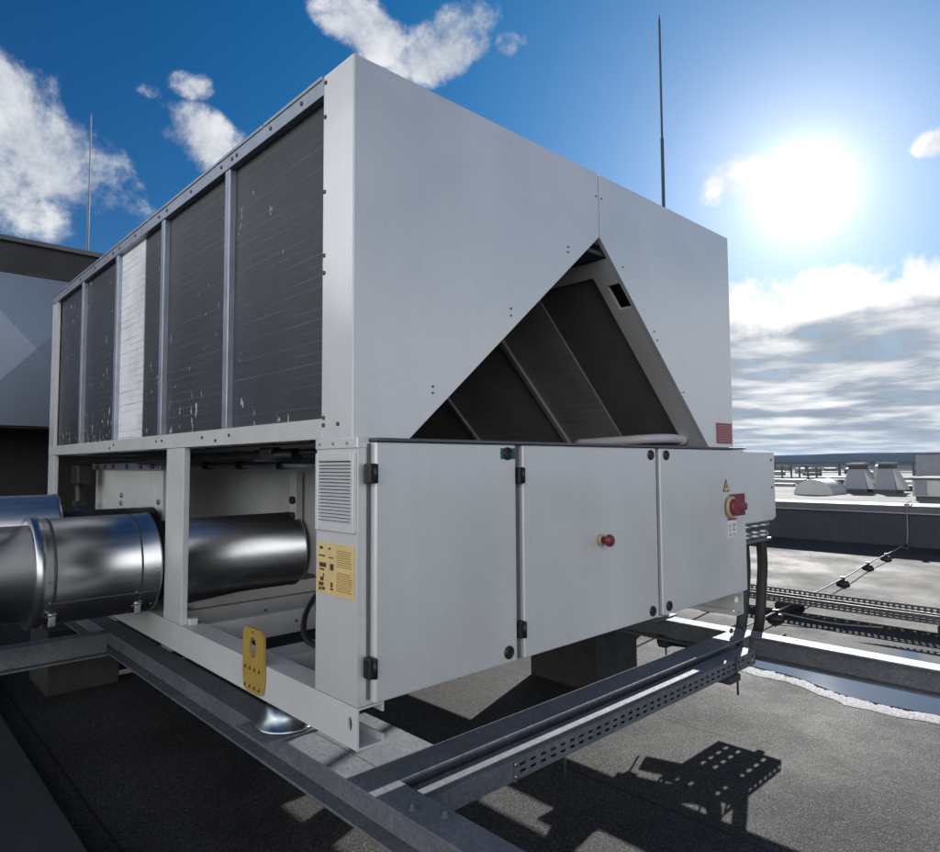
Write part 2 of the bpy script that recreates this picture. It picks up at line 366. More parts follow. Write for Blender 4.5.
def perf_floor(mb, axis, a, b, c0, c1, z0, z1, rows=3, pitch=.06, slot=.03, sh=.014):
    def bx(s0, s1, ca, cb):
        if axis == 0: mb.box((s0, ca, z0), (s1, cb, z1))
        else: mb.box((ca, s0, z0), (cb, s1, z1))
    Wd = c1-c0; prev = c0
    for i in range(rows):
        cc = c0+Wd*(i+1)/(rows+1)
        bx(a, b, prev, cc-sh/2); prev = cc+sh/2; s = a
        while s+pitch <= b+1e-6: bx(s, s+pitch-slot, cc-sh/2, cc+sh/2); s += pitch
        if s < b-1e-4: bx(s, b, cc-sh/2, cc+sh/2)
    bx(a, b, prev, c1)

# ------------------------------------------------------------------ CHILLER
W, LEN, ZT, ZB = 2.87, 4.63, 2.40, 1.037
CH = thing('chiller', 'large light grey air cooled chiller with triangular end opening and three cabinet doors', 'chiller', (1.435, 2.3, 0))
AX, AZ = 1.455, 2.076
# end panels, folded round the corner
mb = MB()
mb.prism([(0, ZB), (.246, ZB), (AX-.003, AZ), (AX-.003, ZT), (0, ZT)], 1, 0, .022)
mb.box((0, .0222, ZB), (.022, .2, ZT))
bmesh.ops.bevel(mb.bm, geom=[e for e in mb.bm.edges if abs(e.verts[0].co.x) < 1e-5 and abs(e.verts[1].co.x) < 1e-5 and abs(e.verts[0].co.y) < 1e-5 and abs(e.verts[1].co.y) < 1e-5], offset=.004, segments=2, affect='EDGES')
mb.build('end_panel', M['paint'], CH)
mb = MB()
mb.prism([(AX+.003, AZ), (2.547, ZB), (W, ZB), (W, ZT), (AX+.003, ZT)], 1, 0, .022)
mb.box((W-.022, .0222, ZB), (W, .2, ZT))
mb.build('end_panel', M['paint'], CH)
mb = MB(); mb.box((AX-.05, .0225, AZ-.03), (AX+.05, .03, ZT-.01)); mb.build('seam_strip', M['dark_steel'], CH)
# folded returns along the cut-out
# roof and far end
MB().box((.02, .03, ZT-.035), (W-.02, LEN-.02, ZT-.015)).build('top_panel', M['paint_dull'], CH)
MB().box((0, LEN-.022, ZB), (W, LEN, ZT)).build('rear_panel', M['paint'], CH)
MB().box((0, LEN-.18, ZB+.075), (.022, LEN-.0225, ZT-.075)).build('corner_strip', M['paint'], CH)
# top rail: angle with lapped cap segments
mb = MB(); mb.box((-.004, .2005, 2.328), (.03, LEN-.023, 2.39), .002)
y = .2
while y < LEN-.1:
    e = min(y+.485, LEN-.02); mb.box((-.009, y+.004, 2.388), (.045, e-.004, 2.403), .002); y += .49
mb.build('top_rail', M['strip'], CH)
MB().box((-.003, .2005, ZB), (.035, LEN-.023, 1.112), .002).build('bottom_rail', M['frame_paint'], CH)
# coils
MULL = [.205, 1.06, 1.925, 2.79, 3.65, 4.45]
for i in range(5):
    y0, y1 = MULL[i]+(.024 if i else 0), MULL[i+1]-.024
    if i == 2:
        MB().box((.03, y0, 1.112), (.07, 2.30, 2.328)).build('coil_panel', M['coil'], CH)
        o = MB().box((.026, 2.303, 1.112), (.07, y1, 2.328)).build('coil_panel', M['coil_white'], CH)
        o['label'] = 'bright unpainted half of a fin panel'
    else:
        MB().box((.03, y0, 1.112), (.07, y1, 2.328)).build('coil_panel', M['coil'], CH)
for yy in MULL[1:5]:
    MB().box((.0, yy-.026, 1.1125), (.05, yy+.026, 2.3275), .003).build('mullion', M['strip'], CH)
# other long side
mb = MB(); mb.box((W-.07, .2, 1.11), (W-.03, LEN-.03, 2.36)); mb.build('coil_bank', M['coil_in'], CH)
MB().box((W-.035, .2005, ZB), (W, LEN-.023, 1.1095)).build('bottom_rail', M['frame_paint'], CH)
MB().box((W-.03, .2005, 2.36), (W, LEN-.023, 2.40)).build('top_rail', M['strip'], CH)
# screws on the corner strip and rails
def screw(p, n, r=.008, m='screw'):
    MB().lathe(p, n, [(r, 0), (r, .003), (r*.6, .006)], 10).build('screw', M[m], CH)
for yy, zz in ((.186, 2.372), (.188, 2.24), (.19, 1.955), (.19, 1.715), (.19, 1.65), (.186, 1.115), (.186, 1.088), (.09, 1.088)):
    screw((0, yy, zz), (-1, 0, 0))
for yy in (.36, .62, .95, 1.0, 1.12, 1.5, 1.85, 1.98, 2.4, 2.72, 2.86, 3.3, 3.7, 4.1): screw((-.004, yy, 2.36), (-1, 0, 0), .009)
for yy in (.99, 1.14, 1.3, 1.86, 1.95, 2.75, 2.84): screw((-.003, yy, 1.06+.02*(int(yy*50) % 2)), (-1, 0, 0), .008)
for xx, zz in ((1.432, 2.28), (1.478, 2.28), (1.20, 1.97), (1.20, 1.945), (.80, 1.61), (.80, 1.58), (.36, 1.24), (.36, 1.215), (1.66, 1.965), (1.95, 1.665), (1.98, 1.62), (2.25, 1.35)):
    screw((xx, 0, zz), (0, -1, 0), .0045, 'screw')

# interior of the triangle: two sloping coil banks meeting at the ridge
K = (2.547-AX)/(AZ-ZB)
def slope_pt(sx, z, off=0):    # off: behind the slope plane
    x = AX+.003 + (AZ-z)*K if sx > 0 else AX-.003-(AZ-z)*(AX-.246)/(AZ-ZB)
    return x
def slope_box(sx, z0, z1, y0, y1, t=.03, o=.0):
    mb = MB()
    xa, xb = slope_pt(sx, z0), slope_pt(sx, z1)
    d = Vector((xb-xa, 0, z1-z0)).normalized(); n = Vector((d.z, 0, -d.x))*(1 if sx > 0 else -1)
    if n.x*sx < 0: n = -n
    A = Vector((xa, 0, z0))+n*o; B = Vector((xb, 0, z1))+n*o; Cc = B+n*t; D = A+n*t
    mb.prism([(A.x, A.z), (B.x, B.z), (Cc.x, Cc.z), (D.x, D.z)], 1, y0, y1); return mb
for sx in (1, -1):
    slope_box(sx, 1.04, 1.775, .024, .155, .02, .0).build('side_cheek', M['cheek'], CH)
    slope_box(sx, 1.775, 1.885, .1, .155, .02, .0).build('side_cheek', M['cheek'], CH)
    slope_box(sx, 1.885, 1.99, .024, .155, .02, .0).build('side_cheek', M['cheek'], CH)
    slope_box(sx, 1.93, 1.99, .156, 4.5, .02, .0).build('ridge_strip', M['cheek'], CH)
    slope_box(sx, 1.04, 1.928, .156, .58, .05, .025).build('blank_panel', M['inner_dark'], CH)
    for a, b_ in ((.581, 1.02), (1.06, 1.90), (1.94, 2.77), (2.81, 3.63), (3.67, 4.5)):
        slope_box(sx, 1.04, 1.928, a, b_, .05, .015).build('inner_coil', M['coil_in'], CH)
    for a in (1.04, 1.92, 2.79, 3.65):
        slope_box(sx, 1.04, 1.928, a-.018, a+.018, .05, -.004).build('inner_mullion', M['paint_dull'], CH)
mb = MB(); mb.box((AX-.12, .03, 2.0), (AX+.12, 4.5, 2.02)); mb.box((AX-.05, .3, 1.94), (AX+.06, 4.4, 1.99)); mb.build('ridge_beam', M['dark_steel'], CH)
MB().box((.25, .202, 1.0385), (2.6, 4.5, 1.046)).build('drip_tray', M['dark_steel'], CH)
# pipe lying along the foot of the slope
MB().tube([(2.05, .62, 1.065), (2.12, .40, 1.075), (2.2, .24, 1.085), (2.3, .17, 1.09), (2.42, .15, 1.09), (2.53, .14, 1.085)], .028, 12).build('conduit', M['conduit'], CH)
MB().cyl((2.47, .147, 1.0875), (2.50, .144, 1.086), .034).build('conduit_clamp', M['paint_dull'], CH)
# red notice plate with pale text lines
p = MB().box((2.647, -.006, 1.062), (2.846, -.0005, 1.19), .001).build('notice_plate', M['red_sign'], CH)
mb = MB()
for k in range(7):
    z = 1.172-k*.0155; x = 2.662
    while x < 2.82:
        w = random.uniform(.012, .04); mb.box((x, -.0075, z-.0035), (min(x+w, 2.832), -.0062, z+.0035)); x += w+.007
mb.build('printing', M['red_print'], p)

# cabinet ---------------------------------------------------------------
mb = MB(); mb.prism([(.0, -.0375), (2.86, -.0375), (2.86, .085), (.22, .085), (.22, .232), (.0, .232)], 2, .1405, 1.0215)
CB = mb.build('cabinet', M['paint'], CH)
MB().box((.12, .12, .079), (2.75, .20, .138)).build('flange_shade_bar', M['dark_steel'], CH)  # bar added under the cabinet to keep sun off the beam flange
MB().box((.045, -.083, 1.024), (2.868, .2, 1.0355), .002).build('cabinet_lid', M['gasket'], CH)
mb = MB(); mb.box((-.006, -.04, 1.0), (.043, .234, 1.0365), .003); mb.build('cap_flashing', M['paint'], CH)
for yy in (.2, .11, .02): screw((-.006, yy, 1.018), (-1, 0, 0), .005, 'bolt')
for a, b_ in ((.741, .781), (1.817, 1.853)): MB().box((a, -.056, .15), (b_, -.038, 1.02)).build('door_gasket', M['gasket'], CH)
MB().box((.034, -.047, .16), (.044, -.038, 1.015)).build('door_gasket', M['gasket'], CH)
doors = []
for a, b_ in ((.045, .740), (.782, 1.816), (1.854, 2.852)):
    doors.append(MB().box((a, -.076, .152), (b_, -.04, 1.0205), .006).build('cabinet_door', M['paint_door'], CH))
def latch(door, x, z, green=False):
    o = MB().lathe((x, -.0765, z), (0, -1, 0), [(.026, 0), (.026, .006), (.021, .010), (.012, .011), (.012, .008)], 22).build('latch', M['black'], door)
    if green:
        MB().box((x-.04, -.0785, z-.022), (x+.045, -.0763, z+.022), .001).build('latch_plate', M['green'], door)
latch(doors[0], .690, .985, True); latch(doors[0], .688, .195)
latch(doors[1], 1.762, .985); latch(doors[1], 1.752, .193)
latch(doors[2], 1.914, .985); latch(doors[2], 1.912, .195)
def hinge(door, x, z):
    mb = MB(); mb.box((x-.015, -.090, z-.034), (x+.015, -.052, z+.034), .005); mb.cyl((x+.008, -.090, z-.032), (x+.008, -.090, z+.032), .009, seg=12)
    mb.build('hinge', M['black'], door)
for z in (.914, .272): hinge(doors[0], .026, z)
for z in (.896, .272): hinge(doors[1], .761, z)
# emergency stop
es = MB().lathe((1.315, -.0765, .588), (0, -1, 0), [(.027, 0), (.027, .012), (.022, .016)], 24).build('emergency_button', M['yellow_sw'], CH)
MB().lathe((1.315, -.0925, .588), (0, -1, 0), [(.015, 0), (.015, .022), (.027, .026), (.029, .038), (.024, .048), (.01, .052)], 24).build('push_cap', M['red'], es)
# warning triangle: black border, yellow field, bolt
tr = MB().prism([(2.553, .77), (2.637, .77), (2.595, .845)], 1, -.0785, -.0765).build('warning_sign', M['print'], CH)
MB().prism([(2.566, .776), (2.624, .776), (2.595, .829)], 1, -.0798, -.0787).build('sign_field', M['label_y'], tr)
MB().prism([(2.600, .818), (2.584, .800), (2.594, .800), (2.588, .780), (2.606, .803), (2.596, .803)], 1, -.0806, -.08).build('lightning_symbol', M['print'], tr)
# rotary main switch
sw = MB().box((2.635, -.0825, .618), (2.835, -.0765, .752), .002).build('main_switch', M['red'], CH)
MB().lathe((2.635, -.083, .675), (0, -1, 0), [(.066, 0), (.066, .010), (.058, .015)], 32).build('switch_ring', M['yellow_sw'], sw)
mb = MB(); mb.lathe((2.64, -.098, .675), (0, -1, 0), [(.05, 0), (.048, .018), (.04, .023)], 26); mb.box((2.62, -.122, .654), (2.785, -.100, .698), .009)
mb.build('switch_handle', M['red'], sw)
wl = MB().box((2.60, -.079, .490), (2.715, -.0767, .592), .001).build('white_label', M['white_label'], CH)
mb = MB(); 
for a, b_, c, d in ((2.613, .552, 2.645, .578), (2.66, .552, 2.70, .578), (2.613, .528, 2.645, .546), (2.66, .53, 2.70, .545), (2.613, .498, 2.65, .52), (2.665, .502, 2.70, .516)):
    for k in range(4): mb.box((a+random.uniform(0, .004), -.0803, b_+(d-b_)*k/4), (c-random.uniform(0, .012), -.0792, b_+(d-b_)*(k+.55)/4))
mb.build('printing', M['print_grey'], wl)
MB().box((2.60, -.079, .597), (2.72, -.0767, .606)).build('switch_caption', M['red'], CH)
# ventilation grille on the side strip
gr = MB(); gr.box((-.014, -.028, .712), (-.0005, -.010, .985), .002); gr.box((-.014, .202, .712), (-.0005, .220, .985), .002)
gr.box((-.014, -.0095, .957), (-.0005, .2015, .985), .002); gr.box((-.014, -.0095, .712), (-.0005, .2015, .738), .002)
GR = gr.build('vent_grille', M['paint'], CH)
MB().box((-.004, -.0095, .738), (-.0008, .2015, .957)).build('grille_mesh', M['black'], GR)
mb = MB()
for k in range(18):
    z = .742+k*.0121; mb.prism([(-.013, z-.0035), (-.0115, z-.0045), (-.0045, z+.0035), (-.006, z+.0045)], 1, -.0095, .2015)
mb.build('slats', M['paint'], GR)
# instruction label
lb = MB().box((-.003, -.021, .487), (-.0005, .219, .668), .0005).build('instruction_label', M['label_y'], CH)
mb = MB()
for k in range(20):
    z = .652-k*.0076
    if k in (0, 9, 10): continue
    mb.box((-.0042, -.012+random.uniform(0, .02), z-.0016), (-.0032, .088, z+.0016))
mb.build('text_lines', M['print_soft'], lb)
mb = MB()
for yy, zz, w, h in ((.19, .648, .02, .01), (.135, .648, .014, .006), (.185, .62, .04, .005), (.125, .617, .03, .004), (.18, .588, .045, .016), (.185, .572, .03, .006), (.12, .585, .022, .022), (.175, .552, .006, .012), (.185, .538, .02, .014), (.19, .52, .03, .012), (.175, .505, .02, .01), (.198, .503, .012, .012), (.12, .523, .012, .018), (.12, .508, .02, .006)):
    MB().box((-.0045, yy-w/2, zz-h/2), (-.0032, yy+w/2, zz+h/2)).build('pictogram', M['print'], lb)

# junction box on the right with its glands and back bracket
JB = MB(); JB.prism([(2.885, .545), (3.46, .545), (3.50, .562), (3.50, 1.012), (2.885, 1.012)], 1, .0, .2)
bmesh.ops.bevel(JB.bm, geom=JB.bm.edges[:], offset=.004, segments=2, affect='EDGES')
jb = JB.build('junction_box', M['paint_door'], CH)
mb = MB(); mb.box((2.863, .03, .62), (2.8845, .17, .95)); mb.build('box_bracket', M['paint_dull'], CH)
for z in (.94, .75): MB().cyl((3.44, -.006, z+.02), (3.44, -.001, z+.02), .008, seg=10).build('box_screw', M['screw'], jb)
MB().box((2.885, -.006, .90), (2.90, .001, .97), .002).build('box_hinge', M['black'], jb)
MB().box((2.97, .03, .53), (3.44, .17, .5445)).build('gland_plate', M['bolt'], jb)
for x in (3.11, 3.25, 3.38):
    MB().lathe((x, .06, .5295), (0, 0, -1), [(.055, 0), (.055, .03), (.045, .032), (.045, .07), (.05, .072), (.05, .1), (.04, .105)], 18).build('cable_gland', M['bolt'], jb)
MB().box((2.93, .02, .405), (3.46, .18, .4235), .002).build('gland_rail', M['bolt'], jb)

# base frame of the chiller --------------------------------------------------
def base_beam(x0, sgn):
    mb = MB(); t_ = .007; xw = x0; xi = x0+sgn*.108
    a, b_ = sorted((xw, xw+sgn*t_))
    mb.plate_hole(0, (-.0375, 0), (.05, .1375), a, b_, (.006, .078), .013, .022)
    mb.box((a, .05, 0), (b_, LEN, .1375))
    a2, b2 = sorted((xw+sgn*t_, xi))
    mb.box((a2, -.0375, 0), (b2, LEN, t_)); mb.box((a2, -.0375, .1305), (b2, LEN, .1375))
    a3, b3 = sorted((xi-sgn*t_, xi))
    mb.box((a3, -.0375, t_), (b3, LEN, .03)); mb.box((a3, -.0375, .105), (b3, LEN, .1305))
    return mb.build('base_beam', M['frame_paint'], CH)
base_beam(0, 1); base_beam(W, -1)
for yy, w in ((.70, .16), (1.50, .05), (1.88, .05), (3.0, .06), (4.45, .08)):
    mb = MB(); mb.box((.109, yy, .008), (W-.109, yy+.007, .132)); mb.box((.109, yy+.007, .125), (W-.109, yy+w, .132)); mb.box((.109, yy+.007, .008), (W-.109, yy+w, .015))
    mb.build('cross_member', M['paint_dull'], CH)
for yy in (1.50, 1.88):
    for k in range(6): MB().cyl((.2+k*.42, yy-.004, .07), (.2+k*.42, yy, .07), .008, seg=8).build('cross_bolt', M['screw'], CH)
# posts
def post(x0, sgn, y0, y1, foot=True):
    mb = MB(); a, b_ = sorted((x0+sgn*.001, x0+sgn*.034)); mb.box((a, y0, .138 if foot else .138), (b_, y1, ZB-.001), .004)
    if foot:
        c, d = sorted((x0+sgn*.035, x0+sgn*.075)); mb.box((c, y0-.03, .138), (d, y0+.06, .17), .002)
    mb.build('post', M['frame_paint'], CH)
for x0, sg in ((0, 1), (W, -1)):
    post(x0, sg, 1.545, 1.795); post(x0, sg, 4.42, LEN)
# inside: steel boxes, rails, pipes
MB().box((.30, 2.74, .30), (.34, 4.36, .955), .003).build('compressor_panel', M['frame_paint'], CH)
mb = MB(); mb.box((.275, 2.72, .915), (.299, 4.38, .965), .002); mb.build('panel_rail', M['strip'], CH)
for yy in (2.86, 3.1, 3.42, 3.76, 3.98, 4.2): MB().cyl((.262, yy, .94), (.274, yy, .94), .018, seg=10).build('rail_bolt', M['screw'], CH)
for yy, zz in ((3.62, .72), (3.63, .66), (2.80, .70)): MB().cyl((.288, yy, zz), (.2995, yy, zz), .018, seg=10).build('panel_bolt', M['bolt'], CH)
MB().box((.9, 1.2, .26), (.93, 4.0, .93), .003).build('evaporator_panel', M['paint_dull'], CH)
MB().cyl((.87, 1.2, .945), (.87, 4.0, .945), .022).build('panel_pipe', M['strip'], CH)
for yy in (2.15, 2.78, 3.4): MB().cyl((.83, yy, .945), (.90, yy, .945), .03, seg=10).build('pipe_clip', M['black'], CH)
MB().box((.84, 1.92, .35), (.888, 2.0, .90), .003).build('panel_stay', M['frame_paint'], CH)
for zz in (.62, .72): MB().cyl((.82, 1.95, zz), (.8395, 1.95, zz), .025, seg=10).build('stay_bolt', M['black'], CH)
for pts, r in (([(.25, .6, 1.0), (.25, 2.2, .995), (.22, 3.3, 1.0), (.2, 4.3, .985)], .016), ([(.18, 1.9, .99), (.2, 2.8, .965), (.22, 3.1, .985), (.3, 3.3, .985)], .014)):
    MB().tube(pts, r, 8).build('refrigerant_pipe', M['rubber'], CH)
mb = MB(); mb.box((.2, 1.0, .97), (.26, 1.12, 1.03), .01); mb.cyl((.23, .8, .99), (.23, 1.2, .99), .03); mb.build('pipe_valve', M['black'], CH)
mb = MB(); mb.cyl((.14, 4.2, .35), (.14, 4.2, .93), .03); mb.box((.1, 4.1, .80), (.2, 4.3, .95), .01); mb.box((.1, 4.13, .62), (.18, 4.27, .66), .004); mb.box((.1, 4.13, .40), (.18, 4.27, .44), .004); mb.build('suction_valve', M['black'], CH)
MB().box((2.5, 1.32, .15), (2.53, 4.4, .93)).build('shade_panel', M['paint_dull'], CH)  # panel added to stop low sun reaching the ground at the left
MB().box((2.5, 1.98, .005), (2.53, 4.4, .149)).build('shade_panel_skirt', M['paint_dull'], CH)  # added strip closing the gap where sun slipped below the panel
MB().tube([(.35, .24, .30), (.33, .5, .17), (.30, .8, .14), (.42, 1.05, .20), (.6, 1.2, .3)], .014, 8).build('wiring_loop', M['rubber'], CH)
MB().tube([(.45, .24, .32), (.43, .5, .20), (.40, .78, .16), (.52, 1.1, .22), (.7, 1.3, .3)], .014, 8).build('wiring_loop', M['rubber'], CH)
# yellow lifting plate hooked on the base beam
LP = MB(); LP.plate_hole(1-1, (.612, .012), (.80, .272), -.013, -.003, (.708, .195), .030, .042, corner=.012)
lp = LP.build('lifting_plate', M['yellow'], CH)
for row in (.112, .038):
    mb = MB()
    for k in range(4):
        yy = .64+k*.042
        mb.prism([(yy, row-.010), (yy+.02, row-.010), (yy+.02, row-.003), (yy+.011, row-.003), (yy+.009, row+.006), (yy+.003, row+.006)], 0, -.0142, -.0132)
    mb.build('arrow_marks', M['print'], lp)
MB().cyl((-.0145, .708, .258), (-.0128, .708, .258), .005, seg=10).build('rivet', M['black'], lp)

# ------------------------------------------------------------------ STEEL FRAME
SF = thing('steel_frame', 'galvanised steel beam frame bolted together under the chiller', 'steel frame', (1.45, 1.5, GZ))
ZF = -.11
ibeam(1, -1.7, 4.9, .0, .125, ZF).build('beam', M['galv'], SF)
ibeam(1, -4.6, 4.9, 2.79, 2.92, ZF).build('beam', M['galv'], SF)
ibeam(0, .126, 2.789, -.105, .035, ZF-.001).build('beam', M['galv'], SF)
ibeam(0, .126, 2.789, 4.55, 4.69, ZF-.001).build('beam', M['galv'], SF)
ibeam(0, -4.2, -.001, 2.74, 2.86, ZF).build('beam', M['galv'], SF)
MB().box((.1265, .0355, ZF-.012), (.39, .72, ZF-.0005), .002).build('bearing_plate', M['galv'], SF)
MB().box((2.935, -.10, ZF-.125), (2.945, .03, ZF-.012)).build('end_plate', M['galv'], SF)
def bolt(x, y, z, n=(0, 0, 1), r=.010):
    MB().lathe((x, y, z), n, [(r*1.5, 0), (r*1.5, .003), (r, .0035), (r, .014), (r*.5, .015), (r*.5, .020)], 6).build('frame_bolt', M['tray_dark'], SF)
for x, y in ((.04, -.28), (.085, -.38), (2.82, -.03), (2.89, -.03), (2.82, .02)): bolt(x, y, ZF)
for x in (2.5, 2.63): bolt(x, -.07, ZF-.001, r=.010)
for x, z in ((2.76, -.16), (2.76, -.2)): bolt(x, -.04, z, (0, -1, 0), .012)
mb = MB(); mb.box((2.72, -.104, ZF-.13), (2.786, -.094, ZF-.013)); mb.build('cleat', M['galv'], SF)

# plinths
def plinth(x0, x1, y0, y1, label):
    mb = MB(); mb.box((x0, y0, GZ), (x1, y1, ZF-.142), .006)
    o = mb.build('plinth', M['plinth'], None); o.location.z = GZ
    return tag(o, label, 'plinth', 'plinths carrying the steel frame')
plinth(2.73, 3.25, .985, 1.62, 'black wrapped plinth standing behind the cross beam under the chiller doors')
plinth(2.66, 3.18, 4.1, 4.7, 'black wrapped plinth under the far right end of the chiller frame')
plinth(-.15, .33, 3.7, 4.3, 'black wrapped plinth in deep shade under the far left end of the frame')
plinth(-.05, .3, -1.65, -1.3, 'black wrapped plinth under the near end of the left beam')

# vibration isolators
def isolator(x, y, label):
    t_ = thing('vibration_isolator', label, 'isolator', (x, y, ZF+.0005), 'vibration isolators between frame and chiller')
    MB().box((x-.16, y-.125, ZF+.0005), (x+.13, y+.125, ZF+.010), .002).build('base_plate', M['galv'], t_)
    MB().lathe((x, y, ZF+.0105), (0, 0, 1), [(.118, 0), (.122, .004), (.118, .012), (.104, .018), (.092, .05), (.080, .078), (.06, .088), (.03, .092), (.02, .0945)], 36).build('bell', M['zinc'], t_)
isolator(.075, .585, 'shiny zinc bell isolator under the chiller beside the yellow lifting plate')
isolator(2.84, .60, 'zinc bell isolator on the right beam beneath the chiller')
isolator(.075, 4.2, 'zinc bell isolator at the far end of the left beam')

# cable tray under the cross beam
CT = thing('cable_tray', 'perforated galvanised cable tray hung below the cross beam at the front', 'cable tray', (1.5, -.16, -.29))
mb = MB(); perforated(mb, 0, .581, 2.64, -.226, -.150, -.203, -.200, 2, .06, .032, .011)
mb.build('side_wall', M['galv'], CT)
MB().box((.10, -.203, -.226), (.58, -.200, -.150)).build('side_wall', M['galv'], CT)
mb = MB(); perf_floor(mb, 0, .128, 2.64, -.1995, -.11, -.226, -.223); mb.build('tray_floor', M['galv'], CT)
mb = MB(); mb.box((.128, -.1095, -.226), (2.64, -.1065, -.150)); mb.build('side_wall', M['galv'], CT)
MB().box((.128, -.205, -.1495), (.60, -.107, -.147)).build('tray_cover', M['galv'], CT)
MB().box((.601, -.205, -.1495), (2.64, -.107, -.147)).build('tray_cover', M['galv'], CT)
MB().box((.572, -.207, -.228), (.590, -.2035, -.149)).build('joint_strip', M['galv'], CT)
for z in (-.165, -.21): MB().lathe((.581, -.2071, z), (0, -1, 0), [(.010, 0), (.010, .005), (.004, .007)], 8).build('tray_bolt', M['bolt'], CT)
MB().cyl((2.38, -.215, -.34), (2.38, -.215, -.13), .006, seg=8).build('hanger_rod', M['dark_steel'], CT)
mb = MB(); mb.box((2.27, -.225, -.262), (2.40, -.06, -.2265), .003); mb.build('hanger_clamp', M['dark_steel'], CT)
mb = MB(); mb.cyl((.95, -.14, -.36), (.95, -.14, -.227), .006, seg=8); mb.build('hanger_rod', M['dark_steel'], CT)
CT2 = thing('cable_tray', 'short perforated tray piece behind the right beam where the black power cables land', 'cable tray', (3.25, .2, -.31))
mb = MB(); perf_floor(mb, 0, 2.93, 3.60, .0, .36, -.31, -.306, 4, .09, .05, .02); mb.build('tray_floor', M['galv'], CT2)
for q in (-.003, .3605):
    mb = MB(); perforated(mb, 0, 2.93, 3.60, -.31, -.255, q, q+.0025, 1, .06, .03, .014); mb.build('side_wall', M['galv'], CT2)
MB().box((2.80, .10, -.322), (3.62, .14, -.3105)).build('tray_bracket', M['galv'], CT2)
MB().cyl((2.96, .12, -.3105), (2.96, .12, -.12), .006, seg=8).build('hanger_rod', M['dark_steel'], CT2)
mb = MB(); mb.box((2.80, .47, -.30), (2.91, .53, -.2515)); mb.cyl((2.85, .5, -.40), (2.85, .5, -.30), .006, seg=8); mb.build('beam_clamp', M['dark_steel'], SF)
# black power cables from the junction box down behind the beam
for i, (x, y, xe, lab) in enumerate(((3.11, .06, 3.05, 'thick black power cable nearest the cabinet, hanging from the junction box'), (3.38, .06, 3.33, 'thick black power cable further from the cabinet, hanging from the junction box'))):
    o = MB().tube([(x, y, .425), (x+.015, y, .25), (x, y+.005, .08), (xe, y+.0, -.1), (xe, y+.03, -.23), (xe-.03, y+.1, -.262), (xe-.10, y+.2, -.265), (xe-.2, y+.5, -.265)], .034, 14).build('power_cable', M['rubber'], None)
    tag(o, lab, 'cable', 'power cables below the junction box')

# ------------------------------------------------------------------ INSULATED PIPES
PY, PZ = 2.05, .41
P1 = thing('insulated_pipe', 'near metal clad pipe with wide strapped jacket entering the chiller side', 'pipe', (-.5, PY, PZ), 'metal clad pipes running into the chiller')
ax = (1, 0, 0)
MB().lathe((-4.2, PY, PZ), ax, [(.238, 0), (.238, 3.62)], 64).build('pipe_cladding', M['clad_dark'], P1)
jk = MB().lathe((-.585, PY, PZ), ax, [(.255, 0), (.278, .004), (.278, .045), (.268, .05), (.268, .56), (.272, .562), (.272, .573), (.262, .578), (.05, .579)], 72).build('valve_jacket', M['clad_dark'], P1)
for x in (-.50, -.11):
    MB().lathe((x-.012, PY, PZ), ax, [(.2682, .006), (.2694, .007), (.2694, .016), (.2682, .017)], 64).build('strap', M['dark_steel'], jk)
    a = R(-133)   # buckle, low on the near side
    cy_, cz_ = PY+.274*math.cos(a), PZ+.274*math.sin(a)
    mb = MB(); mb.box((x-.016, cy_-.012, cz_-.045), (x+.016, cy_+.008, cz_+.045), .004); mb.cyl((x-.02, cy_-.008, cz_+.012), (x+.02, cy_-.008, cz_+.012), .009, seg=10); mb.box((x-.01, cy_-.022, cz_-.032), (x+.01, cy_-.010, cz_-.005), .003)
    mb.build('buckle', M['bolt'], jk)
for x in (-.52, -.13, -.04):
    for k in range(9):
        a = R(-175+k*22); rv = Vector((x, PY+.268*math.cos(a), PZ+.268*math.sin(a))); nv = Vector((0, math.cos(a), math.sin(a)))
        if x == -.04 and k % 2: continue
        MB().lathe(rv, nv, [(.006, 0), (.005, .003), (.002, .004)], 8).build('rivet', M['bolt'], jk)
a = R(-152)
cy_, cz_ = PY+.2695*math.cos(a), PZ+.2695*math.sin(a)
MB().box((-.535, cy_-.002, cz_-.004), (-.03, cy_+.002, cz_+.004)).build('jacket_seam', M['dark_steel'], jk)
MB().lathe((-.005, PY, PZ), ax, [(.22, 0), (.22, .12)], 48).build('pipe_neck', M['rubber'], P1)
cl = MB().lathe((.12, PY, PZ-.005), ax, [(.20, 0), (.232, .004), (.232, .735), (.236, .737), (.236, .75), (.20, .752)], 72).build('inner_cladding', M['clad_dark'], P1)
P2 = thing('insulated_pipe', 'far metal clad pipe, its end showing above the strapped jacket at the left edge', 'pipe', (-.5, 2.78, .5), 'metal clad pipes running into the chiller')
MB().lathe((-4.2, 2.78, .50), ax, [(.272, 0), (.272, 3.86), (.276, 3.862), (.276, 3.89), (.24, 3.892)], 64).build('pipe_cladding', M['clad_dark'], P2)
MB().lathe((-.307, 2.78, .50), ax, [(.17, 0), (.17, .56)], 40).build('pipe_neck', M['rubber'], P2)
for y, z, r, lab in ((PY, PZ, .238, 'steel stand under the near clad pipe'), (2.78, .50, .272, 'steel stand under the far clad pipe')):
    t_ = thing('pipe_stand', lab, 'stand', (-1.6, y, GZ), 'stands under the clad pipes')
    MB().box((-1.7, y-.2, GZ), (-1.5, y+.2, GZ+.02)).build('foot_plate', M['galv'], t_)
    MB().box((-1.64, y-.04, GZ+.0205), (-1.56, y+.04, z-r-.02)).build('upright', M['galv'], t_)
    MB().box((-1.66, y-.15, z-r-.0195), (-1.54, y+.15, z-r-.001)).build('saddle', M['galv'], t_)
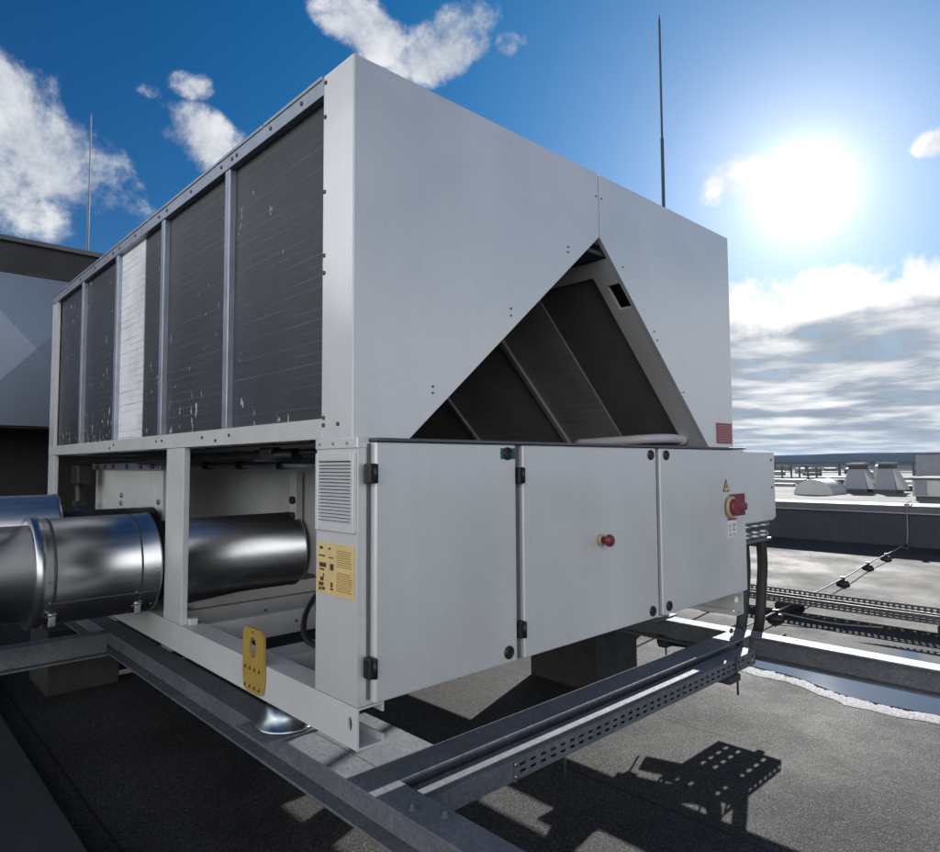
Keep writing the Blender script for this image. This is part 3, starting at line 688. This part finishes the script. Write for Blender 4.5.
# low steel cable duct on the roof at the lower left
o = MB().box((-1.15, -3, GZ), (-.47, 6.2, GZ+.06), .004).build('cable_duct', M['dark_steel'], None)
tag(o, 'low flat dark metal cable duct lying on the roof at the lower left', 'cable duct')

# ------------------------------------------------------------------ ROOF, PARAPET
def sheet_box(name, lo, hi, m, kind='structure'):
    return tag(MB().box(lo, hi).build(name, m, None), kind=kind)
sheet_box('roof', (-22, -26, -18), (14.15, 40, GZ), M['felt'])
sheet_box('far_roof', (14.2, -70, -18.2), (150, 120, -.74), M['far_roof'])
PW = thing('parapet_wall', 'low dark membrane covered parapet wall with pale metal coping along the roof edge', 'parapet', (14, 4, GZ))
MB().box((13.85, -26, GZ), (14.14, 40, .0)).build('upstand', M['membrane'], PW)
y = -25.0
k = 0
while y < 39:
    MB().box((13.842, y-.05, GZ+.003), (13.8495, y+.05, -.07)).build('lap_joint', M['membrane'], PW); y += 3.05
mb = MB()
y = -26.0
while y < 40:
    mb.prism([(13.80, -.055), (13.80, .045), (13.83, .075), (14.16, .115), (14.19, .09), (14.19, -.03), (14.17, -.03), (14.17, .0005), (13.82, .0005), (13.82, -.055)], 1, y+.004, y+2.996); y += 3
mb.build('coping', M['coping'], PW)
MB().box((13.79, -26, -.075), (13.8, 40, -.052)).build('drip_edge', M['strip'], PW)

# wire mesh style cable tray on the roof
RT = thing('cable_tray', 'long dark perforated cable tray running across the roof between beam and parapet', 'cable tray', (6.5, 2, GZ))
Y0, Y1 = -4.0, 7.0
mb = MB(); perforated(mb, 1, Y0, Y1, -.60, -.52, 6.30, 6.304, 2, .055, .03, .012); mb.build('side_wall', M['tray_dark'], RT)
mb = MB(); perforated(mb, 1, Y0, Y1, -.60, -.52, 6.746, 6.75, 2, .055, .03, .012); mb.build('side_wall', M['tray_dark'], RT)
mb = MB(); perf_floor(mb, 1, Y0, Y1, 6.3045, 6.7455, -.60, -.597, 5, .1, .055, .03); mb.build('tray_floor', M['tray_dark'], RT)
y = Y0+.6
while y < Y1:
    MB().box((6.25, y-.06, GZ+.0005), (6.8, y+.06, -.601), .006).build('tray_foot', M['rubber'], RT); y += 1.5
for k in range(3):
    pts = [(6.40+k*.1+random.uniform(-.02, .02), Y0+i*1.1, -.575+random.uniform(0, .01)) for i in range(11)]
    o = MB().tube(pts, .018, 8, 4).build('roof_cable', M['rubber'], None)
    tag(o, 'black cable lying in the long perforated tray on the roof', 'cable', 'cables in the roof tray')

# lightning conductor and its holders
hp = [(4.6, .95), (5.91, 1.01), (8.567, 1.193), (10.29, 1.378), (11.55, 1.461), (13.386, 1.62)]
pts = [(4.0, 2.2, GZ+.06), (4.6, .95, GZ+.07)]+[(x, y, GZ+.085) for x, y in hp[1:5]]+[(13.386, 1.62, GZ+.085), (13.73, 1.66, GZ+.2), (13.77, 1.66, -.2), (13.77, 1.66, .06), (13.9, 1.67, .13), (14.2, 1.68, .13)]
LC = thing('lightning_conductor', 'thin grey lightning conductor wire crossing the roof and climbing the parapet', 'wire', (8, 1.2, GZ+.08))
MB().tube(pts[1:7], .009, 6, 4).build('wire', M['conductor'], LC)
MB().tube([pts[6]]+[(13.60, 1.64, GZ+.10), (13.74, 1.655, GZ+.22), (13.775, 1.66, -.2), (13.775, 1.66, .0), (13.78, 1.66, .10), (13.86, 1.67, .14), (14.2, 1.68, .16)], .011, 6, 4).build('wire', M['conductor'], LC)
MB().tube([(5.91, 1.01, GZ+.085), (6.0, .5, GZ+.04), (6.2, .1, GZ+.03)], .007, 6, 6).build('branch_wire', M['conductor'], LC)
MB().box((13.77, 1.62, .06), (13.82, 1.70, .13), .005).build('clamp', M['bolt'], LC)
hl = ['black wire holder nearest the power cables', 'black wire holder just beyond the roof tray', 'black wire holder midway between roof tray and parapet', 'black wire holder at the edge of the parapet shadow', 'black wire holder at the foot of the parapet']
for i, (x, y) in enumerate(hp[1:]):
    t_ = thing('wire_holder', hl[i], 'wire holder', (x, y, GZ), 'wire holders along the lightning conductor')
    MB().lathe((x, y, GZ), (0, 0, 1), [(.085, 0), (.085, .018), (.06, .062), (.03, .066)], 14).build('block', M['rubber'], t_)
    mb = MB(); mb.box((x-.03, y-.02, GZ+.0665), (x+.03, y-.0095, GZ+.11)); mb.box((x-.03, y+.0095, GZ+.0665), (x+.03, y+.02, GZ+.11)); mb.build('clip', M['black'], t_)

# puddle and its ice rim
def blob_sheet(pts, z, n=6):
    b = MB(); P = [Vector((p[0], p[1], z)) for p in pts]; Q = []
    for i in range(len(P)):
        a, c, d, e = P[i-1], P[i], P[(i+1) % len(P)], P[(i+2) % len(P)]
        for k in range(n):
            t = k/n; Q.append(.5*((2*c)+(d-a)*t+(2*a-5*c+4*d-e)*t*t+(3*c-a-3*d+e)*t**3))
    f = b.bm.faces.new([b.bm.verts.new(q) for q in Q]); 
    if f.normal.z < 0: f.normal_flip()
    bmesh.ops.triangulate(b.bm, faces=b.bm.faces[:])
    return b, Q
near = [(4.18, .55), (4.12, .15), (3.94, -.3), (3.97, -.8), (4.04, -1.5), (4.24, -2.4)]
far = [(5.2, -2.6), (5.6, -1.6), (5.7, -.6), (5.5, .25), (5.0, .85), (4.5, .9)]
b, Q = blob_sheet(near+far, GZ+.005); tag(b.build('puddle', M['water'], None), kind='structure')
# rim: strip of lumpy ice between an outer line and the water line
b = MB(); rows = []
outer = [(4.35, 1.0), (3.98, .62), (3.95, .28), (3.95, .07), (3.74, -.32), (3.80, -.80), (3.82, -1.5), (4.0, -2.4)]
inner = [(4.40, .88), (4.14, .58), (4.11, .29), (4.08, .09), (3.92, -.31), (3.97, -.80), (4.04, -1.5), (4.24, -2.4)]
def interp(pl, u):
    i = min(int(u*(len(pl)-1)), len(pl)-2); t = u*(len(pl)-1)-i; return Vector((pl[i][0]*(1-t)+pl[i+1][0]*t, pl[i][1]*(1-t)+pl[i+1][1]*t, 0))
NU, NV = 420, 20
jit = [[random.uniform(-1, 1) for _ in range(NV+1)] for _ in range(NU+1)]
for i in range(NU+1):
    u = i/NU; o_, n_ = interp(outer, u), interp(inner, u); row = []
    e0 = .08*math.sin(u*31)+.05*math.sin(u*77+1)+.03*jit[i][0]; e1 = .14*math.sin(u*43+2)+.10*math.sin(u*101)+.08*math.sin(u*233)+.10*jit[i][NV]
    for j in range(NV+1):
        v = j/NV; vv = v*(1+e1)-(1-v)*e0
        p = o_*(1-vv)+n_*vv
        h = max(0, math.sin(math.pi*min(1, max(0, v*.96+.02))))**.5
        p.z = GZ+.0015+.005*h*(.75+.25*jit[i][j])
        row.append(b.bm.verts.new(p))
    rows.append(row)
for i in range(NU):
    for j in range(NV):
        f = b.bm.faces.new((rows[i][j], rows[i+1][j], rows[i+1][j+1], rows[i][j+1])); f.normal_update(); f.smooth = True
        if f.normal.z < 0: f.normal_flip()
tag(b.build('slush', M['slush'], None), 'crust of melting white ice along the near edge of the puddle', 'ice', kind='stuff')

# ------------------------------------------------------------------ LIGHTNING RODS
LR = thing('lightning_rod', 'tall thin dark lightning rod standing on the roof behind the chiller', 'lightning rod', (6.03, 2.27, GZ))
MB().lathe((6.03, 2.27, GZ), (0, 0, 1), [(.028, 0), (.028, 3.0), (.02, 3.02), (.02, 5.7), (.013, 5.72), (.013, 7.2), (.004, 7.3)], 10).build('rod', M['dark_steel'], LR)
for k in range(3):
    a = R(40+120*k); dx, dy = math.cos(a), math.sin(a)
    MB().tube([(6.03+dx*.5, 2.27+dy*.5, GZ+.1), (6.03+dx*.03, 2.27+dy*.03, GZ+.9)], .012, 6, 1).build('leg', M['galv'], LR)
    MB().lathe((6.03+dx*.5, 2.27+dy*.5, GZ), (0, 0, 1), [(.17, 0), (.17, .07), (.14, .09)], 18).build('concrete_foot', M['concrete'], LR)

# ------------------------------------------------------------------ PLANT ROOM BEHIND LEFT
PR = thing('plant_room', 'plant room with creased metal panels, dark fascia and dark opening below, at the far left', 'plant room', (0, 9, GZ))
yf = 6.5
MB().box((-9, yf+.35, 3.0), (7, 13, 3.32)).build('roof_slab', M['fascia'], PR)
MB().box((-9, yf+.12, 3.035), (7, yf+.349, 3.375)).build('fascia', M['fascia'], PR)
MB().box((-9.05, yf+.06, 3.3755), (7.05, yf+.40, 3.43), .006).build('coping', M['coping'], PR)
MB().box((-9, yf+1.6, GZ), (7, yf+1.8, 2.99)).build('back_wall', M['recess'], PR)
MB().box((-9, yf+.15, 1.36), (7, yf+1.59, 1.40)).build('soffit', M['recess'], PR)
xa = .23-.725-1.45*5
pw = 1.45
while xa < 6:
    mb = MB(); cx_ = xa+pw/2; zc_ = 2.232
    vs = [Vector((xa+.01, yf+.1, 1.385)), Vector((xa+pw-.01, yf+.1, 1.385)), Vector((xa+pw-.01, yf+.1, 3.03)), Vector((xa+.01, yf+.1, 3.03))]
    V = [mb.bm.verts.new(v) for v in vs]; c = mb.bm.verts.new((cx_, yf+.055, zc_))
    for i in range(4): mb.bm.faces.new((V[i], V[(i+1) % 4], c))
    B_ = [mb.bm.verts.new(v+Vector((0, .04, 0))) for v in vs]
    for i in range(4): mb.bm.faces.new((V[(i+1) % 4], V[i], B_[i], B_[(i+1) % 4]))
    mb.bm.faces.new(B_[::-1]); bmesh.ops.recalc_face_normals(mb.bm, faces=mb.bm.faces[:])
    mb.build('wall_panel', M['sheet'], PR); xa += pw
for x in (-.35, .12): MB().box((x, yf+.105, 3.036), (x+.28, yf+.1195, 3.075)).build('bracket', M['black'], PR)
for x in (-8.9, 6.9): MB().box((x-.08, yf+.2, GZ), (x+.08, yf+.4, 1.359)).build('column', M['dark_steel'], PR)
LR2 = thing('lightning_rod', 'thin pale lightning rod rising from the plant room roof at the left', 'lightning rod', (1.49, 10, 3.32))
MB().lathe((1.49, 10, 3.36), (0, 0, 1), [(.018, 0), (.018, 2.0), (.011, 2.02), (.011, 3.3), (.004, 3.36)], 10).build('rod', M['conductor'], LR2)
MB().lathe((1.49, 10, 3.3205), (0, 0, 1), [(.18, 0), (.18, .04), (.12, .06)], 18).build('concrete_foot', M['concrete'], LR2)

# ------------------------------------------------------------------ FAR ROOF EQUIPMENT
FZ = -.74
def cowl(x, y, w, h, label):
    t_ = thing('roof_ventilator', label, 'ventilator', (x, y, FZ), 'hooded ventilators on the far roof')
    mb = MB(); mb.box((x-.7, y-w*.55, FZ), (x+.7, y+w*.55, FZ+.18)); mb.build('curb', M['dark_steel'], t_)
    b = MB(); z0, z1 = FZ+.181, FZ+h*.78
    lo = [(-.6, -w*.52), (.6, -w*.52), (.6, w*.52), (-.6, w*.52)]; hi = [(-.45, -w*.34), (.45, -w*.34), (.45, w*.34), (-.45, w*.34)]
    A = [b.bm.verts.new((x+p, y+q, z0)) for p, q in lo]; B = [b.bm.verts.new((x+p, y+q, z1)) for p, q in hi]
    b.bm.faces.new(A[::-1]); b.bm.faces.new(B)
    for i in range(4): b.bm.faces.new((A[i], A[(i+1) % 4], B[(i+1) % 4], B[i]))
    bmesh.ops.recalc_face_normals(b.bm, faces=b.bm.faces[:]); b.build('hood', M['vent_grey'], t_)
    MB().box((x-.45, y-w*.34, z1+.001), (x+.45, y+w*.34, FZ+h*.93)).build('louvre', M['black'], t_)
    MB().box((x-.55, y-w*.40, FZ+h*.931), (x+.55, y+w*.40, FZ+h)).build('cap', M['vent_grey'], t_)
    mb = MB(); mb.prism([(y-w*.92, z0), (y-w*.535, z0), (y-w*.36, z1)], 0, x-.5, x+.5); mb.build('side_flare', M['vent_light'], t_)
    mb = MB(); mb.prism([(y+w*.72, z0), (y+w*.535, z0), (y+w*.36, z1)], 0, x-.4, x+.4); mb.build('side_flare', M['vent_light'], t_)
cowl(40, 10.15, 1.08, 1.62, 'left of the two grey hooded ventilators on the far roof')
cowl(40, 8.73, 1.0, 1.66, 'right of the two grey hooded ventilators on the far roof')
QD = thing('duct_elbow', 'curved pale half round sheet duct lying behind the parapet', 'duct', (36, 11, FZ))
b = MB(); yc = 10.9
arc = [(yc+.95*math.cos(R(a)), FZ+.78*math.sin(R(a))) for a in range(0, 181, 9)]
b.prism(arc, 0, 35.2, 37.2); b.build('elbow', M['vent_light'], QD)
b = MB(); arc2 = [(yc+.98*math.cos(R(a)), FZ+.81*math.sin(R(a))) for a in range(0, 181, 9)]
b.prism(arc2, 0, 37.201, 37.3); b.build('flange', M['vent_grey'], QD)
RD = thing('round_duct', 'short round duct end showing between the two hooded ventilators', 'duct', (44, 10.6, FZ))
MB().lathe((44, 10.35, FZ+.75), (0, -1, 0), [(.72, 0), (.75, .02), (.75, .9), (.72, .92)], 28).build('duct_body', M['vent_light'], RD)
for s_ in (9.6, 10.2): MB().box((43.7, s_-.06, FZ), (44.3, s_+.06, FZ+.16)).build('foot', M['dark_steel'], RD)
for k, (x, y0, y1, h, lab) in enumerate(((46, 11.6, 14.2, .55, 'dark low upstand left of the hooded ventilators'), (43, 6.0, 11.8, .30, 'dark low upstand running behind the hooded ventilators'), (60, 13.3, 15.4, .8, 'dark low upstand just beyond the right hooded ventilator'))):
    o = MB().box((x, y0, FZ), (x+.4, y1, FZ+h)).build('upstand', M['membrane'], None); tag(o, lab, 'upstand', group='dark upstands on the far roof')
BX = thing('ventilation_unit', 'pale boxy ventilation unit behind the parapet at the right edge', 'ventilation unit', (34, 5, FZ))
MB().box((33, 3.0, FZ+.15), (36, 6.0, FZ+.88), .02).build('casing', M['vent_light'], BX)
MB().box((32.9, 2.9, FZ+.881), (36.1, 6.1, FZ+.98), .02).build('lid', M['coping'], BX)
MB().box((33.1, 3.1, FZ), (35.9, 5.9, FZ+.149)).build('curb', M['dark_steel'], BX)
MB().box((32.98, 5.45, FZ+.2), (32.995, 5.9, FZ+.84)).build('hatch', M['vent_grey'], BX)
B2 = thing('plant_box', 'blue grey plant box standing far off at the right edge of the picture', 'plant box', (75, 13, FZ))
MB().box((74, 10, FZ), (78, 15.1, 1.6)).build('casing', M['vent_grey'], B2); MB().box((73.9, 9.9, 1.601), (78.1, 15.2, 1.75)).build('lid', M['coping'], B2)
PRK = thing('pipe_rack', 'low dark pipe run on short posts crossing the far roof', 'pipe rack', (90, 30, FZ))
MB().box((90, 14, .72), (90.5, 48, .95)).build('pipe_run', M['dark_steel'], PRK)
for y in range(15, 48, 4): MB().box((90.1, y-.12, FZ), (90.35, y+.12, .719)).build('leg', M['dark_steel'], PRK)
GT = thing('guard_rail', 'small guard rail with upright posts on the far roof beside the junction box', 'guard rail', (60, 22, FZ))
for y in (19.3, 20.0, 20.7, 21.4, 22.2): MB().box((60, y-.06, FZ), (60.12, y+.06, FZ+1.35)).build('upright', M['dark_steel'], GT)
MB().box((60.02, 19.2, FZ+1.351), (60.1, 24.5, FZ+1.43)).build('top_bar', M['dark_steel'], GT)
MB().box((60.02, 19.4, FZ+.2), (59.98, 22.1, FZ+.28)).build('lower_bar', M['dark_steel'], GT)
for x, y, w, h, lab in ((52, 12.6, 2.2, .45, 'low dark roof duct beyond the right ventilator'), (48, 17.4, 2.6, .35, 'low dark roof duct left of the ventilators'), (66, 17.0, 3.4, .7, 'low roof duct far behind the ventilators')):
    t_ = thing('roof_duct', lab, 'duct', (x, y, FZ), 'low ducts on the far roof')
    MB().box((x, y-w/2, FZ+.12), (x+1, y+w/2, FZ+.12+h), .02).build('casing', M['vent_grey'], t_)
    for s in (-.4, .4): MB().box((x+.1, y+w*s-.1, FZ), (x+.9, y+w*s+.1, FZ+.119)).build('foot', M['dark_steel'], t_)
for i, (y0, y1, x) in enumerate(((16, 33, 46), (4, 40, 56), (5, 55, 70), (10, 60, 110), (15, 80, 130))):
    o = MB().box((x, y0, FZ+.0), (x+.5, y1, FZ+.22)).build('skylight_kerb', M['vent_light' if i % 2 else 'vent_grey'], None)
    tag(o, ['nearest low kerb line on the far pale roof', 'second low kerb line on the far pale roof', 'third low kerb line on the far pale roof', 'fourth low kerb line on the far pale roof', 'farthest low kerb line on the pale roof'][i], 'kerb', 'low kerbs across the far roof')

for k in range(26):
    x = random.uniform(62, 135); y = random.uniform(.12, .52)*x; h = random.uniform(.3, 1.0); w = random.uniform(.4, 1.4)
    o = MB().box((x, y-w, FZ), (x+random.uniform(.6, 2), y+w, FZ+h), .03).build('roof_vent', M[random.choice(['vent_grey', 'vent_light', 'coping', 'dark_steel'])], None)
    tag(o, 'tiny distant box vent on the far pale roof', 'vent', 'distant box vents')

# terrain and hills
b = MB(); b.box((-9000, -9000, -30), (9000, 9000, -18.5)); tag(b.build('ground', M['terrain'], None), kind='structure')
def ridge(r, a0, a1, h0, hv, seed, name):
    b = MB(); n = 160; rng = random.Random(seed); ph = [rng.uniform(0, 6.28) for _ in range(6)]
    rows = []
    for i in range(n+1):
        a = R(a0+(a1-a0)*i/n)
        h = h0+hv*(.5*math.sin(a*7+ph[0])+.3*math.sin(a*17+ph[1])+.14*math.sin(a*41+ph[2])+.06*math.sin(a*97+ph[3]))
        d = Vector((math.cos(a), math.sin(a), 0))
        rows.append([b.bm.verts.new(d*(r+o)+Vector((0, 0, z))) for o, z in ((-700, -18.4), (-350, h*.55-9), (0, h), (500, h*.7), (1200, -18.4))])
    for i in range(n):
        for j in range(4):
            f = b.bm.faces.new((rows[i][j], rows[i+1][j], rows[i+1][j+1], rows[i][j+1])); f.smooth = True
    bmesh.ops.recalc_face_normals(b.bm, faces=b.bm.faces[:])
    return tag(b.build(name, M['hill'], None), kind='structure')
ridge(4200, -70, 200, 46, 10, 3, 'hills')

hz = bpy.data.materials.new('thin_haze'); t = nt(hz); t.nodes.remove(t.nodes['Principled BSDF'])
pv = N(t, 'ShaderNodeVolumePrincipled', ins={'Color': (.50, .70, 1.0, 1), 'Density': HAZE, 'Anisotropy': .3}); L(t, pv.outputs[0], t.nodes['Material Output'].inputs['Volume'])
tag(MB().box((-9600, -9600, -31), (9600, 9600, 90)).build('haze', hz, None), kind='stuff')

# ------------------------------------------------------------------ CAMERA
yaw, pitch, roll = .757, .0573, -.0058
cyw, syw, cp, sp = math.cos(yaw), math.sin(yaw), math.cos(pitch), math.sin(pitch)
F = Vector((syw*cp, cyw*cp, sp)); r0 = Vector((cyw, -syw, 0)); u0 = r0.cross(F)
rr_ = r0*math.cos(roll)+u0*math.sin(roll); uu_ = u0*math.cos(roll)-r0*math.sin(roll)
cam = bpy.data.cameras.new('camera'); co = bpy.data.objects.new('camera', cam); COL.objects.link(co)
co.matrix_world = Matrix(((rr_.x, uu_.x, -F.x, -1.2628), (rr_.y, uu_.y, -F.y, -1.9243), (rr_.z, uu_.z, -F.z, .944), (0, 0, 0, 1)))
FPX = 662.25
cam.sensor_fit = 'HORIZONTAL'; cam.sensor_width = 36; cam.lens = 36*FPX/940
cam.clip_start = .05; cam.clip_end = 20000
SC.camera = co
def pixdir(px, py):
    return (F+rr_*((px-470)/FPX)-uu_*((py-426)/FPX)).normalized()

# ------------------------------------------------------------------ LIGHT
SUN = Vector((.88427, .31010, .34915)).normalized()
elev = math.asin(SUN.z)
sl = bpy.data.lights.new('sun', 'SUN'); sl.energy = 4.2; sl.angle = R(.5); sl.color = (1, .97, .92)
so = bpy.data.objects.new('sun', sl); COL.objects.link(so); so.rotation_euler = SUN.to_track_quat('Z', 'Y').to_euler(); so.location = (20, 8, 12)

w = bpy.data.worlds.new('World'); SC.world = w; w.use_nodes = True; t = w.node_tree
bg = t.nodes['Background']
sky = N(t, 'ShaderNodeTexSky', sky_type='NISHITA', sun_disc=False, sun_elevation=elev, sun_rotation=math.atan2(SUN.x, SUN.y), altitude=300, air_density=1.0, dust_density=.15, ozone_density=3.0)
tc = N(t, 'ShaderNodeTexCoord'); D = tc.outputs['Generated']
def MTH(op, a, b=None, c=None, clamp=False):
    n = N(t, 'ShaderNodeMath', operation=op); n.use_clamp = clamp
    for i, v in enumerate((a, b, c)):
        if v is None: continue
        if isinstance(v, (int, float)): n.inputs[i].default_value = v
        else: L(t, v, n.inputs[i])
    return n.outputs[0]
def DOT(v):
    n = N(t, 'ShaderNodeVectorMath', operation='DOT_PRODUCT'); L(t, D, n.inputs[0]); n.inputs[1].default_value = v; return n.outputs['Value']
def SS(v, a, b, lo=0, hi=1):
    n = N(t, 'ShaderNodeMapRange', interpolation_type='SMOOTHSTEP', ins={'From Min': a, 'From Max': b, 'To Min': lo, 'To Max': hi}); L(t, v, n.inputs[0]); return n.outputs[0]
def MIXC(f, a, b, blend='MIX'):
    n = N(t, 'ShaderNodeMix', data_type='RGBA', blend_type=blend)
    for i, v in ((0, f), (6, a), (7, b)):
        if isinstance(v, (int, float)): n.inputs[i].default_value = v
        elif isinstance(v, tuple): n.inputs[i].default_value = (*v, 1)
        else: L(t, v, n.inputs[i])
    return n.outputs[2]
sep = N(t, 'ShaderNodeSeparateXYZ'); L(t, D, sep.inputs[0])
dz = sep.outputs['Z']
# clear sky: Nishita, a little deeper blue
hs = N(t, 'ShaderNodeHueSaturation', ins={'Hue': .508, 'Saturation': 1.36, 'Value': .40}); L(t, sky.outputs[0], hs.inputs['Color'])
clear = hs.outputs[0]
# cumulus shapes
nz = N(t, 'ShaderNodeTexNoise', ins={'Scale': 9.5, 'Detail': 12, 'Roughness': .645, 'Distortion': .12}); L(t, D, nz.inputs['Vector'])
fb = nz.outputs['Fac']
def patch(px, py, rx, ry, tilt=0, weight=1.0):
    d = pixdir(px, py); rt = d.cross(Vector((0, 0, 1))).normalized(); up = rt.cross(d)
    ca, sa = math.cos(R(tilt)), math.sin(R(tilt)); a = rt*ca+up*sa; b_ = up*ca-rt*sa
    u = MTH('MULTIPLY', DOT(a), FPX/rx); v = MTH('MULTIPLY', DOT(b_), FPX/ry)
    q = MTH('ADD', MTH('MULTIPLY', u, u), MTH('MULTIPLY', v, v))
    front = MTH('GREATER_THAN', DOT(d), .2)
    return MTH('MULTIPLY', MTH('MULTIPLY', MTH('SUBTRACT', 1.0, q, clamp=True), 1.15*weight, clamp=True), front)
# (image column, row of the cloud's direction in the photograph, half sizes, tilt, weight) -> fixed sky directions
blobs = [(-20, 110, 120, 62, -30, 1), (60, 160, 85, 50, -20, 1), (-60, 170, 110, 60, 0, 1), (200, 138, 52, 30, -25, .9), (228, 150, 30, 22, 0, .6), (190, 86, 24, 14, 15, .7), (152, 95, 14, 10, 0, .5),
         (365, 28, 55, 26, -20, 1.1), (450, 45, 62, 32, 20, 1.25), (508, 42, 26, 16, 0, 1), (740, 175, 52, 24, 10, .85), (705, 170, 14, 10, 0, .5), (946, 140, 26, 14, 0, .9)]
acc = None
for bl in blobs:
    p = patch(*bl); acc = p if acc is None else MTH('MAXIMUM', acc, p)
cum = SS(MTH('MULTIPLY_ADD', acc, .25, fb), .565, .77)
cum = MTH('MULTIPLY', cum, SS(acc, .0, .35))
# stratocumulus deck low over the horizon, on a flat layer so that it closes up towards the horizon
dn = MTH('ADD', MTH('MAXIMUM', dz, 0.0), .05)
cmb = N(t, 'ShaderNodeCombineXYZ'); L(t, MTH('DIVIDE', sep.outputs['X'], dn), cmb.inputs[0]); L(t, MTH('DIVIDE', sep.outputs['Y'], dn), cmb.inputs[1])
n2 = N(t, 'ShaderNodeTexNoise', ins={'Scale': .95, 'Detail': 11, 'Roughness': .56, 'Distortion': .15}); L(t, cmb.outputs[0], n2.inputs['Vector'])
edge = MTH('MULTIPLY_ADD', MTH('SUBTRACT', fb, .5), .16, dz)
top = SS(edge, .225, .25, 1, 0)
nd = MTH('MULTIPLY_ADD', SS(edge, .165, .235), .22, n2.outputs['Fac'])          # sunlit tops along the upper edge
layer_col = ramp(t, nd, [(.36, (.13, .16, .20)), (.48, (.21, .245, .29)), (.56, (.37, .39, .41)), (.66, (.54, .545, .545))]).outputs[0]
hor = SS(dz, .0, .075)
layer_col = MIXC(hor, MIXC(.55, layer_col, (.29, .335, .37)), layer_col)
gap = MTH('MAXIMUM', SS(MTH('MULTIPLY_ADD', fb, .5, n2.outputs['Fac']), .60, .70), SS(dz, .10, .05))
top = MTH('MULTIPLY', top, MTH('MULTIPLY_ADD', gap, .25, .75))
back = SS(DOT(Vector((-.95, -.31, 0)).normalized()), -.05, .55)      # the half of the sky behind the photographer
fill_cloud = MTH('MULTIPLY', SS(fb, .34, .56), back)  # unseen bright cloud added there to fill the shaded faces
fill_cloud = MTH('MULTIPLY', fill_cloud, SS(dz, .66, .34))
BACKC = 1.5
ccol = MIXC(SS(fb, .42, .72), (.24, .27, .32), (.47, .48, .49))
col = MIXC(1.0, clear, (SKYG, SKYG, SKYG) if 'SKYG' in globals() else (1, 1, 1), 'MULTIPLY')
sc = N(t, 'ShaderNodeVectorMath', operation='SCALE'); L(t, col, sc.inputs[0]); sc.inputs['Scale'].default_value = .1
base = sc.outputs[0]
sd = DOT(SUN)
base = MIXC(top, base, layer_col)
base = MIXC(cum, base, ccol)
base = MIXC(fill_cloud, base, (1.85, 1.84, 1.81))
# glare of the thin bright air round the sun
g1 = MTH('POWER', MTH('MAXIMUM', sd, 0), 900.0); g2 = MTH('POWER', MTH('MAXIMUM', sd, 0), 130.0); g3 = MTH('POWER', MTH('MAXIMUM', sd, 0), 25.0)
glow = MTH('ADD', MTH('ADD', MTH('MULTIPLY', g1, .55), MTH('MULTIPLY', g2, .22)), MTH('MULTIPLY', g3, .13))
glow = MTH('MULTIPLY', glow, MTH('MULTIPLY_ADD', top, -.65, 1.0))
gc = N(t, 'ShaderNodeVectorMath', operation='SCALE'); gc.inputs[0].default_value = (1.04, .955, .90); L(t, glow, gc.inputs['Scale'])
wide = N(t, 'ShaderNodeVectorMath', operation='SCALE'); wide.inputs[0].default_value = (.0, .065, .12); L(t, MTH('MULTIPLY', MTH('POWER', MTH('MAXIMUM', sd, 0), 5.0), MTH('SUBTRACT', 1.0, MTH('MAXIMUM', top, cum))), wide.inputs['Scale'])
gc2 = N(t, 'ShaderNodeVectorMath', operation='ADD'); L(t, gc.outputs[0], gc2.inputs[0]); L(t, wide.outputs[0], gc2.inputs[1]); gc = gc2
sumv = N(t, 'ShaderNodeVectorMath', operation='ADD'); L(t, base, sumv.inputs[0]); L(t, gc.outputs[0], sumv.inputs[1])
tenx = N(t, 'ShaderNodeVectorMath', operation='SCALE'); L(t, sumv.outputs[0], tenx.inputs[0]); tenx.inputs['Scale'].default_value = 10.0
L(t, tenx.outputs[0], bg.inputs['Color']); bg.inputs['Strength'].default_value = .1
w.cycles.sampling_method = 'MANUAL'; w.cycles.sample_map_resolution = 1024

# ------------------------------------------------------------------ RENDER
SC.render.engine = 'CYCLES'
vs = SC.view_settings; vs.view_transform = 'Standard'; vs.look = 'None'; vs.exposure = .85; vs.gamma = 1; vs.use_curve_mapping = False
SC.render.resolution_x, SC.render.resolution_y = 1024, 928
SC.cycles.max_bounces = 5; SC.cycles.diffuse_bounces = 3; SC.cycles.glossy_bounces = 3; SC.cycles.transmission_bounces = 1; SC.cycles.caustics_reflective = False; SC.cycles.caustics_refractive = False
SC.cycles.use_denoising = True
